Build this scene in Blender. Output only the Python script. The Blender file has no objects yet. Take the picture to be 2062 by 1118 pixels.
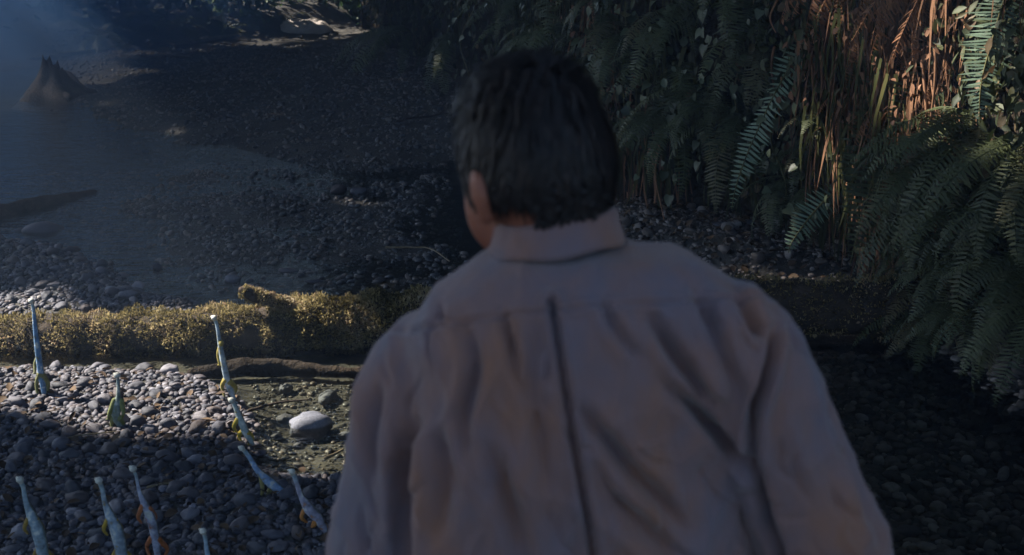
import bpy, bmesh, math, random
import numpy as np
from mathutils import Vector, Matrix, noise, Euler

random.seed(7); rng = np.random.default_rng(7)
R = math.radians
scene = bpy.context.scene
col = scene.collection

# ------------------------------------------------------------------ camera
FPX, CX, CY = 2833.0, 1031.0, 559.0          # focal length and centre in photograph pixels
CAM = np.array([0.0, 0.0, 2.0]); PITCH = R(17)
cd = bpy.data.cameras.new('camera'); cam = bpy.data.objects.new('camera', cd); col.objects.link(cam)
cam.location = CAM; cam.rotation_euler = (R(90) - PITCH, 0, 0)
cd.sensor_width = 36; cd.lens = 36 * FPX / 2062; cd.clip_end = 2000; cd.clip_start = 0.05
cd.dof.use_dof = True; cd.dof.focus_distance = 5.9; cd.dof.aperture_fstop = 6.0
scene.camera = cam

# ------------------------------------------------------------------ light
SUN_TO = Vector((-0.69, 0.22, 0.69)).normalized()      # direction towards the sun: behind the stream, to the left
SUN_EL = math.asin(SUN_TO.z); SUN_AZ = math.atan2(SUN_TO.x, SUN_TO.y)
world = bpy.data.worlds.new('World'); scene.world = world; world.use_nodes = True
wn = world.node_tree; wn.nodes.clear()
sky = wn.nodes.new('ShaderNodeTexSky'); sky.sky_type = 'NISHITA'; sky.sun_disc = False
sky.sun_elevation = SUN_EL; sky.sun_rotation = SUN_AZ
sky.ozone_density = 3.0; sky.dust_density = 1.0; sky.air_density = 1.0
bgn = wn.nodes.new('ShaderNodeBackground'); bgn.inputs[1].default_value = 0.05
wo = wn.nodes.new('ShaderNodeOutputWorld')
wn.links.new(sky.outputs[0], bgn.inputs[0]); wn.links.new(bgn.outputs[0], wo.inputs[0])
sl = bpy.data.lights.new('sun', 'SUN'); sl.energy = 5.0; sl.angle = R(0.53); sl.color = (1.0, 0.93, 0.83)
sun = bpy.data.objects.new('sun', sl); col.objects.link(sun)
sun.rotation_euler = SUN_TO.to_track_quat('Z', 'Y').to_euler(); sun.location = (-20, 20, 25)
vs = scene.view_settings
vs.view_transform = 'Standard'; vs.look = 'None'; vs.gamma = 1.0; vs.use_curve_mapping = False
vs.exposure = 2.22
cy = scene.cycles
cy.use_denoising = True
cy.max_bounces = 6; cy.diffuse_bounces = 3; cy.glossy_bounces = 3; cy.transmission_bounces = 3
cy.transparent_max_bounces = 10; cy.volume_bounces = 0; cy.caustics_reflective = False; cy.caustics_refractive = False
cy.sample_clamp_indirect = 4.0

# ------------------------------------------------------------------ photo-to-place mapping
_sa, _ca = math.sin(PITCH), math.cos(PITCH)
def ray(px, py):
    u = (px - CX) / FPX; v = (py - CY) / FPX
    return np.array([u, _ca - v * _sa, -_sa - v * _ca])
def G(px, py, z=0.0):
    d = ray(px, py); return CAM + d * ((z - 2.0) / d[2])
def PY(px, py, Y):
    d = ray(px, py); return CAM + d * (Y / d[1])
def to_px(P):
    P = np.asarray(P) - CAM
    zc = P[..., 1] * _ca - P[..., 2] * _sa
    up = P[..., 1] * _sa + P[..., 2] * _ca
    return CX + FPX * P[..., 0] / zc, CY - FPX * up / zc, zc

# ------------------------------------------------------------------ helpers
def tag(o, label=None, cat=None, group=None, kind=None):
    if label: o['label'] = label
    if cat: o['category'] = cat
    if group: o['group'] = group
    if kind: o['kind'] = kind
    return o
def empty(name, loc=(0, 0, 0), **k):
    o = bpy.data.objects.new(name, None); o.location = loc; o.empty_display_size = 0.1
    col.objects.link(o); return tag(o, **k)
def link(name, me, mat=None, parent=None, **k):
    o = bpy.data.objects.new(name, me); col.objects.link(o)
    if mat is not None and len(me.materials) == 0: me.materials.append(mat)
    if parent is not None:
        o.parent = parent
        o.matrix_parent_inverse = Matrix.Translation(parent.location).inverted() if parent.parent is None and parent.type == 'EMPTY' and tuple(parent.rotation_euler) == (0, 0, 0) else Matrix()
    return tag(o, **k)
def npmesh(name, V, polys, smooth=True, tint=None, colr=None):
    """polys: list of int arrays (N, k)."""
    me = bpy.data.meshes.new(name)
    V = np.ascontiguousarray(V, dtype=np.float32)
    me.vertices.add(len(V)); me.vertices.foreach_set('co', V.ravel())
    loops = np.concatenate([p.ravel() for p in polys]).astype(np.int32)
    cnt = np.concatenate([np.full(len(p), p.shape[1]) for p in polys])
    st = np.concatenate([[0], np.cumsum(cnt)[:-1]]).astype(np.int32)
    me.loops.add(len(loops)); me.loops.foreach_set('vertex_index', loops)
    me.polygons.add(len(cnt)); me.polygons.foreach_set('loop_start', st)
    me.update(calc_edges=True)
    if smooth: me.polygons.foreach_set('use_smooth', np.ones(len(cnt), dtype=bool))
    if tint is not None:
        a = me.attributes.new('tint', 'FLOAT', 'POINT'); a.data.foreach_set('value', np.ascontiguousarray(tint, dtype=np.float32))
    if colr is not None:
        a = me.attributes.new('paint', 'FLOAT_COLOR', 'POINT'); a.data.foreach_set('color', np.ascontiguousarray(colr, dtype=np.float32).ravel())
    return me
def scatter(name, variants, which, Rm, loc, tint=None, smooth=True):
    """join many copies: variants = [(V, F)], Rm (N,3,3) rotation*scale, loc (N,3)"""
    Vs, Fs, Ts, off = [], [], [], 0
    for k, (V, F) in enumerate(variants):
        idx = np.where(which == k)[0]
        if len(idx) == 0: continue
        P = np.einsum('nij,vj->nvi', Rm[idx], V) + loc[idx][:, None, :]
        f = F[None] + (np.arange(len(idx)) * len(V))[:, None, None] + off
        Vs.append(P.reshape(-1, 3)); Fs.append(f.reshape(-1, F.shape[1])); off += len(idx) * len(V)
        if tint is not None: Ts.append(np.repeat(tint[idx], len(V)))
    return npmesh(name, np.concatenate(Vs), Fs, smooth, np.concatenate(Ts) if tint is not None else None)
def rotz(a):
    c, s = np.cos(a), np.sin(a); z = np.zeros_like(a); o = np.ones_like(a)
    return np.stack([np.stack([c, -s, z], -1), np.stack([s, c, z], -1), np.stack([z, z, o], -1)], -2)
def rand_rot(n):
    q = rng.normal(size=(n, 4)); q /= np.linalg.norm(q, axis=1)[:, None]; w, x, y, z = q.T
    return np.stack([np.stack([1-2*(y*y+z*z), 2*(x*y-z*w), 2*(x*z+y*w)], -1),
                     np.stack([2*(x*y+z*w), 1-2*(x*x+z*z), 2*(y*z-x*w)], -1),
                     np.stack([2*(x*z-y*w), 2*(y*z+x*w), 1-2*(x*x+y*y)], -1)], -2)
def frame_rot(z, spin):
    """rotation matrices whose third axis is z (N,3), spun about it"""
    z = z / np.linalg.norm(z, axis=1)[:, None]
    h = np.where(np.abs(z[:, 2:3]) < 0.9, np.array([[0, 0, 1.0]]), np.array([[1.0, 0, 0]]))
    x = np.cross(h, z); x /= np.linalg.norm(x, axis=1)[:, None]; y = np.cross(z, x)
    c, s = np.cos(spin)[:, None], np.sin(spin)[:, None]
    return np.stack([x * c + y * s, -x * s + y * c, z], -1)
def fbm(p, sc, o=3):
    return noise.fractal(Vector(p) * sc, 1.0, 2.0, o)
def tube_vf(path, rad, n=8):
    path = np.asarray(path, float); rad = np.broadcast_to(np.asarray(rad, float), (len(path),))
    # rounded ends
    def ext(p, q, r):
        d = p - q; d = d / (np.linalg.norm(d) + 1e-9); return [p + d * r * .6, p + d * r * .95], [r * .75, r * .25]
    a, ra = ext(path[0], path[1], rad[0]); b, rb = ext(path[-1], path[-2], rad[-1])
    P = np.array([a[1], a[0]] + list(path) + b); Rr = np.array([ra[1], ra[0]] + list(rad) + rb)
    T = np.gradient(P, axis=0); T /= np.linalg.norm(T, axis=1)[:, None] + 1e-9
    h = np.array([0, 0, 1.0]) if abs(T[0][2]) < .9 else np.array([0, 1.0, 0])
    V = []
    x = np.cross(h, T[0]); x /= np.linalg.norm(x)
    for i in range(len(P)):
        x = x - T[i] * np.dot(x, T[i]); x /= np.linalg.norm(x) + 1e-9; y = np.cross(T[i], x)
        for k in range(n):
            t = 2 * math.pi * k / n; V.append(P[i] + Rr[i] * (x * math.cos(t) + y * math.sin(t)))
    m = len(P); F = []
    for i in range(m - 1):
        for k in range(n):
            F.append((i*n+k, i*n+(k+1) % n, (i+1)*n+(k+1) % n, (i+1)*n+k))
    V += [P[0], P[-1]]
    tri = [(m*n, (k+1) % n, k) for k in range(n)] + [(m*n+1, (m-1)*n+k, (m-1)*n+(k+1) % n) for k in range(n)]
    return np.array(V), [np.array(F), np.array(tri)]
def merge(parts):
    Vs, Ps, off = [], [], 0
    for V, polys in parts:
        Vs.append(V); Ps += [p + off for p in polys]; off += len(V)
    return np.concatenate(Vs), Ps
def loft_vf(secs, n=28, power=2.3):
    """closed tube through sections (centre xyz, half width, half depth, yaw): superellipse"""
    V = []; m = len(secs)
    for c, a, b, yaw in secs:
        for k in range(n):
            t = 2 * math.pi * k / n; ct, st = math.cos(t), math.sin(t)
            x = a * math.copysign(abs(ct) ** (2/power), ct); y = b * math.copysign(abs(st) ** (2/power), st)
            V.append((c[0] + x*math.cos(yaw) - y*math.sin(yaw), c[1] + x*math.sin(yaw) + y*math.cos(yaw), c[2]))
    V += [tuple(secs[0][0]), tuple(secs[-1][0])]
    F = [(i*n+k, i*n+(k+1) % n, (i+1)*n+(k+1) % n, (i+1)*n+k) for i in range(m-1) for k in range(n)]
    tri = [(m*n, (k+1) % n, k) for k in range(n)] + [(m*n+1, (m-1)*n+k, (m-1)*n+(k+1) % n) for k in range(n)]
    return np.array(V), [np.array(F), np.array(tri)]
_ico = {}
def ico(sub):
    if sub not in _ico:
        bm = bmesh.new(); bmesh.ops.create_icosphere(bm, subdivisions=sub, radius=1)
        bm.verts.ensure_lookup_table()
        _ico[sub] = (np.array([v.co[:] for v in bm.verts]), np.array([[v.index for v in f.verts] for f in bm.faces])); bm.free()
    return _ico[sub]
def ell_vf(c, r, rot=None, sub=3):
    V, F = ico(sub); V = V * np.array(r)
    if rot is not None: V = V @ np.array(rot).T
    return V + np.array(c), [F]
def remesh(V, polys, voxel, smooth=6, fac=.5):
    me = npmesh('tmp', V, polys); o = bpy.data.objects.new('tmp', me); col.objects.link(o)
    m = o.modifiers.new('r', 'REMESH'); m.mode = 'VOXEL'; m.voxel_size = voxel; m.use_smooth_shade = True
    if smooth:
        s = o.modifiers.new('s', 'SMOOTH'); s.factor = fac; s.iterations = smooth
    dg = bpy.context.evaluated_depsgraph_get(); out = bpy.data.meshes.new_from_object(o.evaluated_get(dg))
    bpy.data.objects.remove(o); bpy.data.meshes.remove(me)
    return out
def getV(me):
    a = np.empty(len(me.vertices) * 3, np.float32); me.vertices.foreach_get('co', a); return a.reshape(-1, 3).astype(float)
def getN(me):
    a = np.empty(len(me.vertices) * 3, np.float32); me.vertex_normals.foreach_get('vector', a); return a.reshape(-1, 3).astype(float)
def setV(me, V):
    me.vertices.foreach_set('co', np.ascontiguousarray(V, dtype=np.float32).ravel()); me.update()
def smooth01(x): x = np.clip(x, 0, 1); return x * x * (3 - 2 * x)
def poly_sd(P, poly):
    """signed distance (N,2) to polygon, positive inside"""
    P = np.asarray(P); d = np.full(len(P), 1e9); ins = np.zeros(len(P), bool); n = len(poly)
    for i in range(n):
        a, b = np.array(poly[i]), np.array(poly[(i+1) % n]); e = b - a
        t = np.clip(((P - a) @ e) / (e @ e + 1e-12), 0, 1)
        d = np.minimum(d, np.linalg.norm(P - a - t[:, None] * e, axis=1))
        c = (a[1] > P[:, 1]) != (b[1] > P[:, 1])
        with np.errstate(divide='ignore', invalid='ignore'):
            xi = a[0] + (P[:, 1] - a[1]) * e[0] / (e[1] if abs(e[1]) > 1e-12 else 1e-12)
        ins ^= c & (P[:, 0] < xi)
    return np.where(ins, d, -d)
def seg_dist(P, pts):
    d = np.full(len(P), 1e9); par = np.zeros(len(P)); n = len(pts) - 1
    for i in range(n):
        a, b = np.array(pts[i], float), np.array(pts[i+1], float); e = b - a
        t = np.clip(((P - a) @ e) / (e @ e + 1e-12), 0, 1); dd = np.linalg.norm(P - a - t[:, None] * e, axis=1)
        k = dd < d; d[k] = dd[k]; par[k] = (i + t[k]) / n
    return d, par
def gpoly(pts): return [G(*p)[:2] for p in pts]
def resample(pts, n):
    pts = np.asarray(pts, float)
    # Catmull-Rom through the points
    P = np.vstack([2*pts[0]-pts[1], pts, 2*pts[-1]-pts[-2]]); out = []
    for u in np.linspace(0, len(pts) - 1 - 1e-6, n):
        i = int(u); t = u - i; p0, p1, p2, p3 = P[i:i+4]
        out.append(.5*((2*p1) + (-p0+p2)*t + (2*p0-5*p1+4*p2-p3)*t*t + (-p0+3*p1-3*p2+p3)*t**3))
    return np.array(out)

# ------------------------------------------------------------------ materials
def new_mat(name):
    m = bpy.data.materials.new(name); m.use_nodes = True; nt = m.node_tree
    return m, nt, nt.nodes['Principled BSDF'], nt.nodes['Material Output']
def ramp(nt, src, stops):
    r = nt.nodes.new('ShaderNodeValToRGB'); els = r.color_ramp.elements
    while len(els) < len(stops): els.new(0.5)
    for e, (p, c) in zip(els, stops): e.position = p; e.color = (*c, 1)
    nt.links.new(src, r.inputs[0]); return r
def noise_node(nt, scale, detail=4, coord='Object', rough=.6, vec=None):
    t = nt.nodes.new('ShaderNodeTexNoise'); t.inputs['Scale'].default_value = scale; t.inputs['Detail'].default_value = detail
    t.inputs['Roughness'].default_value = rough
    if vec is None:
        tc = nt.nodes.new('ShaderNodeTexCoord'); vec = tc.outputs[coord]
    nt.links.new(vec, t.inputs['Vector']); return t
def bump(nt, bsdf, h, strength=.4, dist=.01):
    b = nt.nodes.new('ShaderNodeBump'); b.inputs['Strength'].default_value = strength; b.inputs['Distance'].default_value = dist
    nt.links.new(h, b.inputs['Height']); nt.links.new(b.outputs[0], bsdf.inputs['Normal'])
def simple(name, stops, scale=8, rough=.8, bs=.4, bd=.01, spec=.3, coord='Object', detail=5, bscale=None):
    m, nt, b, o = new_mat(name)
    t = noise_node(nt, scale, detail, coord); r = ramp(nt, t.outputs['Fac'], stops)
    nt.links.new(r.outputs[0], b.inputs['Base Color']); b.inputs['Roughness'].default_value = rough
    b.inputs['Specular IOR Level'].default_value = spec
    if bs:
        t2 = noise_node(nt, bscale or scale * 4, 5, coord); bump(nt, b, t2.outputs['Fac'], bs, bd)
    return m
def varied(name, stops, src='random', rough=.6, spec=.4, trans=0.0, grain=60, gs=.25, bs=.3, bd=.004):
    """colour differs from copy to copy (object random) or piece to piece (tint attribute)"""
    m, nt, b, o = new_mat(name)
    if src == 'random': s = nt.nodes.new('ShaderNodeObjectInfo').outputs['Random']
    else:
        a = nt.nodes.new('ShaderNodeAttribute'); a.attribute_name = 'tint'; s = a.outputs['Fac']
    r = ramp(nt, s, stops)
    t = noise_node(nt, grain, 4)
    mx = nt.nodes.new('ShaderNodeMix'); mx.data_type = 'RGBA'; mx.blend_type = 'MULTIPLY'; mx.inputs[0].default_value = gs * 2
    r2 = ramp(nt, t.outputs['Fac'], [(.3, (.45, .45, .45)), (.7, (1.15, 1.15, 1.15))])
    nt.links.new(r.outputs[0], mx.inputs[6]); nt.links.new(r2.outputs[0], mx.inputs[7])
    nt.links.new(mx.outputs[2], b.inputs['Base Color'])
    b.inputs['Roughness'].default_value = rough; b.inputs['Specular IOR Level'].default_value = spec
    if bs: bump(nt, b, t.outputs['Fac'], bs, bd)
    if trans:
        tr = nt.nodes.new('ShaderNodeBsdfTranslucent'); nt.links.new(mx.outputs[2], tr.inputs['Color'])
        ms = nt.nodes.new('ShaderNodeMixShader'); ms.inputs[0].default_value = trans
        nt.links.new(b.outputs[0], ms.inputs[1]); nt.links.new(tr.outputs[0], ms.inputs[2]); nt.links.new(ms.outputs[0], o.inputs[0])
    return m
def painted(name, rough=.5):
    m, nt, b, o = new_mat(name)
    a = nt.nodes.new('ShaderNodeAttribute'); a.attribute_name = 'paint'
    t = noise_node(nt, 90, 4); r2 = ramp(nt, t.outputs['Fac'], [(.3, (.55, .55, .55)), (.7, (1.1, 1.1, 1.1))])
    mx = nt.nodes.new('ShaderNodeMix'); mx.data_type = 'RGBA'; mx.blend_type = 'MULTIPLY'; mx.inputs[0].default_value = .8
    nt.links.new(a.outputs['Color'], mx.inputs[6]); nt.links.new(r2.outputs[0], mx.inputs[7])
    nt.links.new(mx.outputs[2], b.inputs['Base Color']); b.inputs['Roughness'].default_value = rough
    v = nt.nodes.new('ShaderNodeTexVoronoi'); v.inputs['Scale'].default_value = 260
    tc = nt.nodes.new('ShaderNodeTexCoord'); nt.links.new(tc.outputs['Object'], v.inputs['Vector'])
    bump(nt, b, v.outputs['Distance'], .3, .002)
    return m

M = {}
stone_stops = [(0, (.030, .030, .038)), (.25, (.064, .064, .077)), (.5, (.110, .107, .128)), (.72, (.092, .079, .084)), (.9, (.080, .062, .058)), (1, (.25, .245, .28))]
M['pale_stone'] = simple('pale stone', [(.3, (.08, .085, .105)), (.7, (.165, .168, .20))], 9, .6, .4, .006, .35)
M['stone'] = varied('river stone', stone_stops, 'random', .62, .35, 0, 25, .3, .35, .006)
M['gravel'] = varied('gravel stone', stone_stops, 'tint', .66, .3, 0, 40, .3, .3, .004)
M['wet_gravel'] = varied('wet gravel stone', [(0, (.035, .038, .042)), (.5, (.085, .080, .078)), (.8, (.12, .092, .072)), (1, (.16, .145, .135))], 'tint', .48, .4, 0, 40, .3, .3, .004)
M['warm_gravel'] = varied('lightened brown gravel', [(0, (.06, .05, .042)), (.4, (.13, .105, .09)), (.75, (.21, .17, .145)), (1, (.34, .30, .28))], 'tint', .7, .3, 0, 40, .3, .3, .004)  # gravel colour raised to make up for weak light on the right
M['warm_stone'] = varied('lightened brown stone', [(0, (.08, .065, .055)), (.4, (.15, .12, .10)), (.75, (.22, .175, .15)), (1, (.32, .29, .27))], 'random', .65, .3, 0, 25, .3, .35, .006)  # stone colour raised likewise for the dimly lit right bank
M['ground'] = simple('creek bed silt', [(.25, (.030, .028, .025)), (.5, (.055, .050, .043)), (.75, (.095, .085, .07))], 9, .8, .7, .02, .25, bscale=60)
M['cliff'] = simple('damp earth cliff', [(.3, (.012, .010, .008)), (.55, (.030, .022, .015)), (.8, (.055, .038, .024))], 3, .9, .9, .05, .1, bscale=22)
M['bark'] = simple('rotting bark', [(.3, (.018, .014, .010)), (.6, (.050, .036, .025)), (.85, (.11, .085, .065))], 14, .85, .8, .02, .2, bscale=45)
M['driftwood'] = simple('bleached wood', [(.3, (.08, .065, .05)), (.6, (.17, .145, .12)), (.85, (.26, .23, .2))], 20, .75, .6, .01, .2)
M['moss'] = varied('moss', [(0, (.05, .042, .018)), (.3, (.18, .145, .060)), (.55, (.31, .255, .12)), (.75, (.37, .29, .165)), (.88, (.24, .155, .095)), (1, (.48, .42, .30))], 'tint', .9, .1, .4, 30, .2, 0)
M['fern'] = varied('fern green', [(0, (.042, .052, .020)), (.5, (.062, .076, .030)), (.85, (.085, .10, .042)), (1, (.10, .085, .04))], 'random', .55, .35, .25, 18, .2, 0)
M['fern_pale_lit'] = varied('pale lit fern green', [(0, (.14, .21, .14)), (1, (.17, .24, .16))], 'random', .5, .4, .3, 18, .15, 0)  # lighter copy of the fern green, light on the bright fronds put into the colour
M['fern_dead'] = varied('dry brown fern', [(0, (.12, .055, .027)), (.5, (.20, .092, .044)), (1, (.28, .14, .07))], 'random', .8, .2, .2, 22, .25, 0)
M['stem'] = simple('fern stem', [(.3, (.05, .05, .015)), (.7, (.14, .12, .04))], 30, .7, 0)
M['ivy'] = varied('vine leaf', [(0, (.038, .050, .022)), (.5, (.062, .080, .036)), (1, (.095, .115, .06))], 'random', .45, .45, .2, 20, .2, 0)
M['leafcover'] = varied('small cliff leaves', [(0, (.020, .028, .011)), (.5, (.046, .056, .022)), (.8, (.075, .082, .034)), (1, (.12, .07, .034))], 'tint', .6, .3, .2, 20, .2, 0)
M['roots'] = varied('hanging roots', [(0, (.05, .025, .013)), (.5, (.13, .065, .034)), (1, (.25, .13, .072))], 'tint', .85, .15, 0, 60, .25, 0)
M['hangmoss'] = varied('hanging moss', [(0, (.022, .026, .009)), (.6, (.045, .048, .016)), (1, (.075, .07, .025))], 'tint', .9, .1, .2, 40, .2, 0)
M['canopy'] = varied('canopy leaf', [(0, (.03, .06, .02)), (1, (.06, .10, .03))], 'tint', .6, .3, .04, 10, .2, 0)
M['shrub'] = varied('shrub leaf', [(0, (.03, .06, .025)), (.6, (.06, .10, .04)), (1, (.12, .16, .07))], 'tint', .5, .4, .3, 20, .2, 0)
M['shirt'] = None
M['skin'] = simple('skin', [(.3, (.21, .072, .042)), (.7, (.27, .10, .06))], 25, .55, .2, .002, .4)
M['hair'] = varied('dark hair', [(0, (.006, .005, .005)), (.7, (.014, .010, .009)), (1, (.026, .017, .014))], 'tint', .55, .25, 0, 200, .1, 0)
M['trousers'] = simple('dark trousers', [(.3, (.03, .03, .025)), (.7, (.05, .048, .04))], 40, .9, .3, .003)
M['boot'] = simple('boot leather', [(.3, (.03, .02, .012)), (.7, (.06, .04, .025))], 20, .5, .3, .003)
M['reptile'] = painted('reptile skin', .8)
M['twig'] = simple('dry twig', [(.3, (.12, .09, .05)), (.7, (.24, .19, .11))], 30, .8, 0)
M['drybits'] = varied('dry brown leaflets', [(0, (.045, .020, .011)), (.5, (.14, .066, .034)), (1, (.30, .155, .088))], 'tint', .75, .2, .2, 22, .25, 0)
M['debris'] = varied('dead leaf litter', [(0, (.03, .018, .01)), (.6, (.08, .05, .028)), (1, (.15, .10, .06))], 'tint', .8, .2, .1, 30, .2, 0)

def shirt_mat():
    m, nt, b, o = new_mat('khaki shirt cloth')
    tc = nt.nodes.new('ShaderNodeTexCoord'); mp = nt.nodes.new('ShaderNodeMapping'); mp.inputs['Scale'].default_value = (1.6, 1.6, .8); mp.inputs['Rotation'].default_value = (0, .5, 0)
    nt.links.new(tc.outputs['Object'], mp.inputs[0]); t = noise_node(nt, 6, 5, vec=mp.outputs[0])
    r = ramp(nt, t.outputs['Fac'], [(.30, (.132, .120, .152)), (.5, (.196, .124, .120)), (.68, (.245, .124, .084))])  # blue-grey and brown patches put sky light and warm bounce into the cloth colour
    nt.links.new(r.outputs[0], b.inputs['Base Color']); b.inputs['Roughness'].default_value = .85
    b.inputs['Specular IOR Level'].default_value = .2; b.inputs['Sheen Weight'].default_value = .25
    w = noise_node(nt, 600, 2); w2 = noise_node(nt, 38, 5, vec=mp.outputs[0], rough=.7); sm = nt.nodes.new('ShaderNodeMath'); sm.operation = 'MULTIPLY_ADD'; sm.inputs[1].default_value = .12
    nt.links.new(w.outputs['Fac'], sm.inputs[0]); nt.links.new(w2.outputs['Fac'], sm.inputs[2]); bump(nt, b, sm.outputs[0], .5, .006)
    return m
M['shirt'] = shirt_mat()
def water_mat():
    m, nt, b, o = new_mat('stream water'); nt.nodes.remove(b)
    tr = nt.nodes.new('ShaderNodeBsdfTransparent'); tr.inputs[0].default_value = (.84, .86, .78, 1)
    gl = nt.nodes.new('ShaderNodeBsdfGlossy'); gl.inputs['Roughness'].default_value = .06
    fr = nt.nodes.new('ShaderNodeFresnel'); fr.inputs[0].default_value = 1.33
    mx = nt.nodes.new('ShaderNodeMixShader')
    tc = nt.nodes.new('ShaderNodeTexCoord'); mp = nt.nodes.new('ShaderNodeMapping'); mp.inputs['Scale'].default_value = (1.0, 2.4, 1)
    nt.links.new(tc.outputs['Object'], mp.inputs[0])
    n1 = noise_node(nt, 3.2, 3, vec=mp.outputs[0]); n2 = noise_node(nt, 11, 3, vec=mp.outputs[0])
    ad = nt.nodes.new('ShaderNodeMath'); ad.operation = 'MULTIPLY_ADD'; ad.inputs[1].default_value = .3
    nt.links.new(n2.outputs['Fac'], ad.inputs[0]); nt.links.new(n1.outputs['Fac'], ad.inputs[2])
    bp = nt.nodes.new('ShaderNodeBump'); bp.inputs['Strength'].default_value = .55; bp.inputs['Distance'].default_value = .035
    nt.links.new(ad.outputs[0], bp.inputs['Height'])
    nt.links.new(bp.outputs[0], gl.inputs['Normal']); nt.links.new(bp.outputs[0], fr.inputs['Normal'])
    nt.links.new(fr.outputs[0], mx.inputs[0]); nt.links.new(tr.outputs[0], mx.inputs[1]); nt.links.new(gl.outputs[0], mx.inputs[2])
    nt.links.new(mx.outputs[0], o.inputs[0]); return m
M['water'] = water_mat()

# ------------------------------------------------------------------ terrain
polyA = gpoly([(-500, 742), (200, 742), (400, 757), (470, 785), (530, 850), (525, 930), (600, 955), (720, 970), (900, 1000), (1000, 1500), (-900, 1500)])
polyB = gpoly([(-400, 480), (110, 490), (220, 530), (290, 590), (410, 605), (400, 650), (-400, 660)])
polyC = gpoly([(120, 185), (230, 258), (440, 300), (620, 338), (760, 352), (930, 330), (1100, 300), (1150, 30), (500, 5), (60, 100)])
polyD = gpoly([(1205, 395), (1225, 470), (1500, 560), (1640, 575), (1900, 600), (1900, 380)])
polyM = gpoly([(230, 345), (430, 325), (760, 345), (1000, 330), (1010, 630), (420, 612), (320, 590), (240, 520), (190, 440)])
bank_line = [(-60, 13.0), (-6.5, 13.3), tuple(G(60, 124)[:2]), tuple(G(380, 97)[:2]), tuple(G(560, 75)[:2]), tuple(G(700, 50)[:2]), (-0.5, 20), (1, 30)]
cliff_line = np.array([(2.35, 1.5), (2.25, 3.6), (2.05, 5.0), (1.95, 5.7), (1.60, 6.75), (0.62, 8.0), (0.30, 9.6), (-0.45, 12.2), (-1.25, 14.6), (-1.9, 17.2), (-2.4, 21)])
def terrain_z(P):
    P = np.asarray(P, float)
    z = np.full(len(P), -0.055)
    for poly, h, w in ((polyA, .10, .30), (polyB, .095, .35), (polyC, .10, .9), (polyD, .16, .45), (polyM, .055, .8)):
        z = np.maximum(z, -0.055 + h * smooth01((poly_sd(P, poly) + w * .45) / w))
    # far bank: behind the line
    bl = np.array(bank_line); yb = np.interp(P[:, 0], bl[:, 0], bl[:, 1]); d = (P[:, 1] - yb) * .72
    bz = -0.055 + .12 * smooth01((d + .9) / 1.0) + .16 * smooth01((d + .1) / .5) + .13 * np.clip(d - .3, 0, 8)
    z = np.maximum(z, bz)
    # left and near banks out of frame
    z = np.maximum(z, -0.05 + .15 * np.clip(-P[:, 0] - 13, 0, 6))
    d0 = np.linalg.norm(P - np.array([0.05, 1.4]), axis=1)
    z = np.maximum(z, -0.055 + .07 * smooth01((1.9 - d0) / .8))
    z = np.maximum(z, -0.055 + .10 * smooth01((1.0 - P[:, 1]) / 1.5))
    # right of the cliff foot
    cl = cliff_line[np.argsort(cliff_line[:, 1])]; xc = np.interp(P[:, 1], cl[:, 1], cl[:, 0])
    z = np.maximum(z, -0.055 + .12 * smooth01((P[:, 0] - xc + .45) / .7))
    return z
def spaced(lo, hi, fine, a, b, far):
    c = list(np.arange(a, b + 1e-6, fine)); s = fine
    x = a
    while x > lo: s *= 1.35; x -= s; c.insert(0, x)
    x = b; s = fine
    while x < hi: s *= 1.35; x += s; c.append(x)
    return np.array(c)
xs = spaced(-400, 400, .05, -5.5, 3.2, 0); ys = spaced(-300, 500, .05, 1.0, 18.0, 0)
GX, GY = np.meshgrid(xs, ys); Pg = np.stack([GX.ravel(), GY.ravel()], 1)
Zg = terrain_z(Pg)
nz = np.array([fbm((x, y, 0), 1.6) * .022 + fbm((x, y, 5), 7.0, 2) * .010 if -7 < x < 4 and -1 < y < 21 else fbm((x, y, 0), .3) * .1 for x, y in Pg])
Zg = Zg + nz
nx_, ny_ = len(xs), len(ys); ii = (np.arange(ny_ - 1)[:, None] * nx_ + np.arange(nx_ - 1)[None]).ravel()
link('ground', npmesh('ground', np.stack([Pg[:, 0], Pg[:, 1], Zg], 1), [np.stack([ii, ii + 1, ii + 1 + nx_, ii + nx_], 1)]), M['ground'], kind='structure',
     label='dark gravelly creek bed and earth banks')
_Zs = Zg.reshape(ny_, nx_)
def ground_z(P):
    P = np.asarray(P, float); i = np.clip(np.searchsorted(xs, P[:, 0]) - 1, 0, nx_ - 2); j = np.clip(np.searchsorted(ys, P[:, 1]) - 1, 0, ny_ - 2)
    u = (P[:, 0] - xs[i]) / (xs[i+1] - xs[i]); v = (P[:, 1] - ys[j]) / (ys[j+1] - ys[j])
    return (_Zs[j, i]*(1-u) + _Zs[j, i+1]*u)*(1-v) + (_Zs[j+1, i]*(1-u) + _Zs[j+1, i+1]*u)*v
def gz(x, y): return float(ground_z(np.array([[x, y]]))[0])
wv = np.array([(-40, -25, 0), (3.2, -25, 0), (3.2, 16, 0), (-40, 16, 0)], float)
link('water', npmesh('water', wv, [np.array([[0, 1, 2, 3]])], False), M['water'], kind='structure', label='shallow stream water reflecting blue sky')

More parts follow.
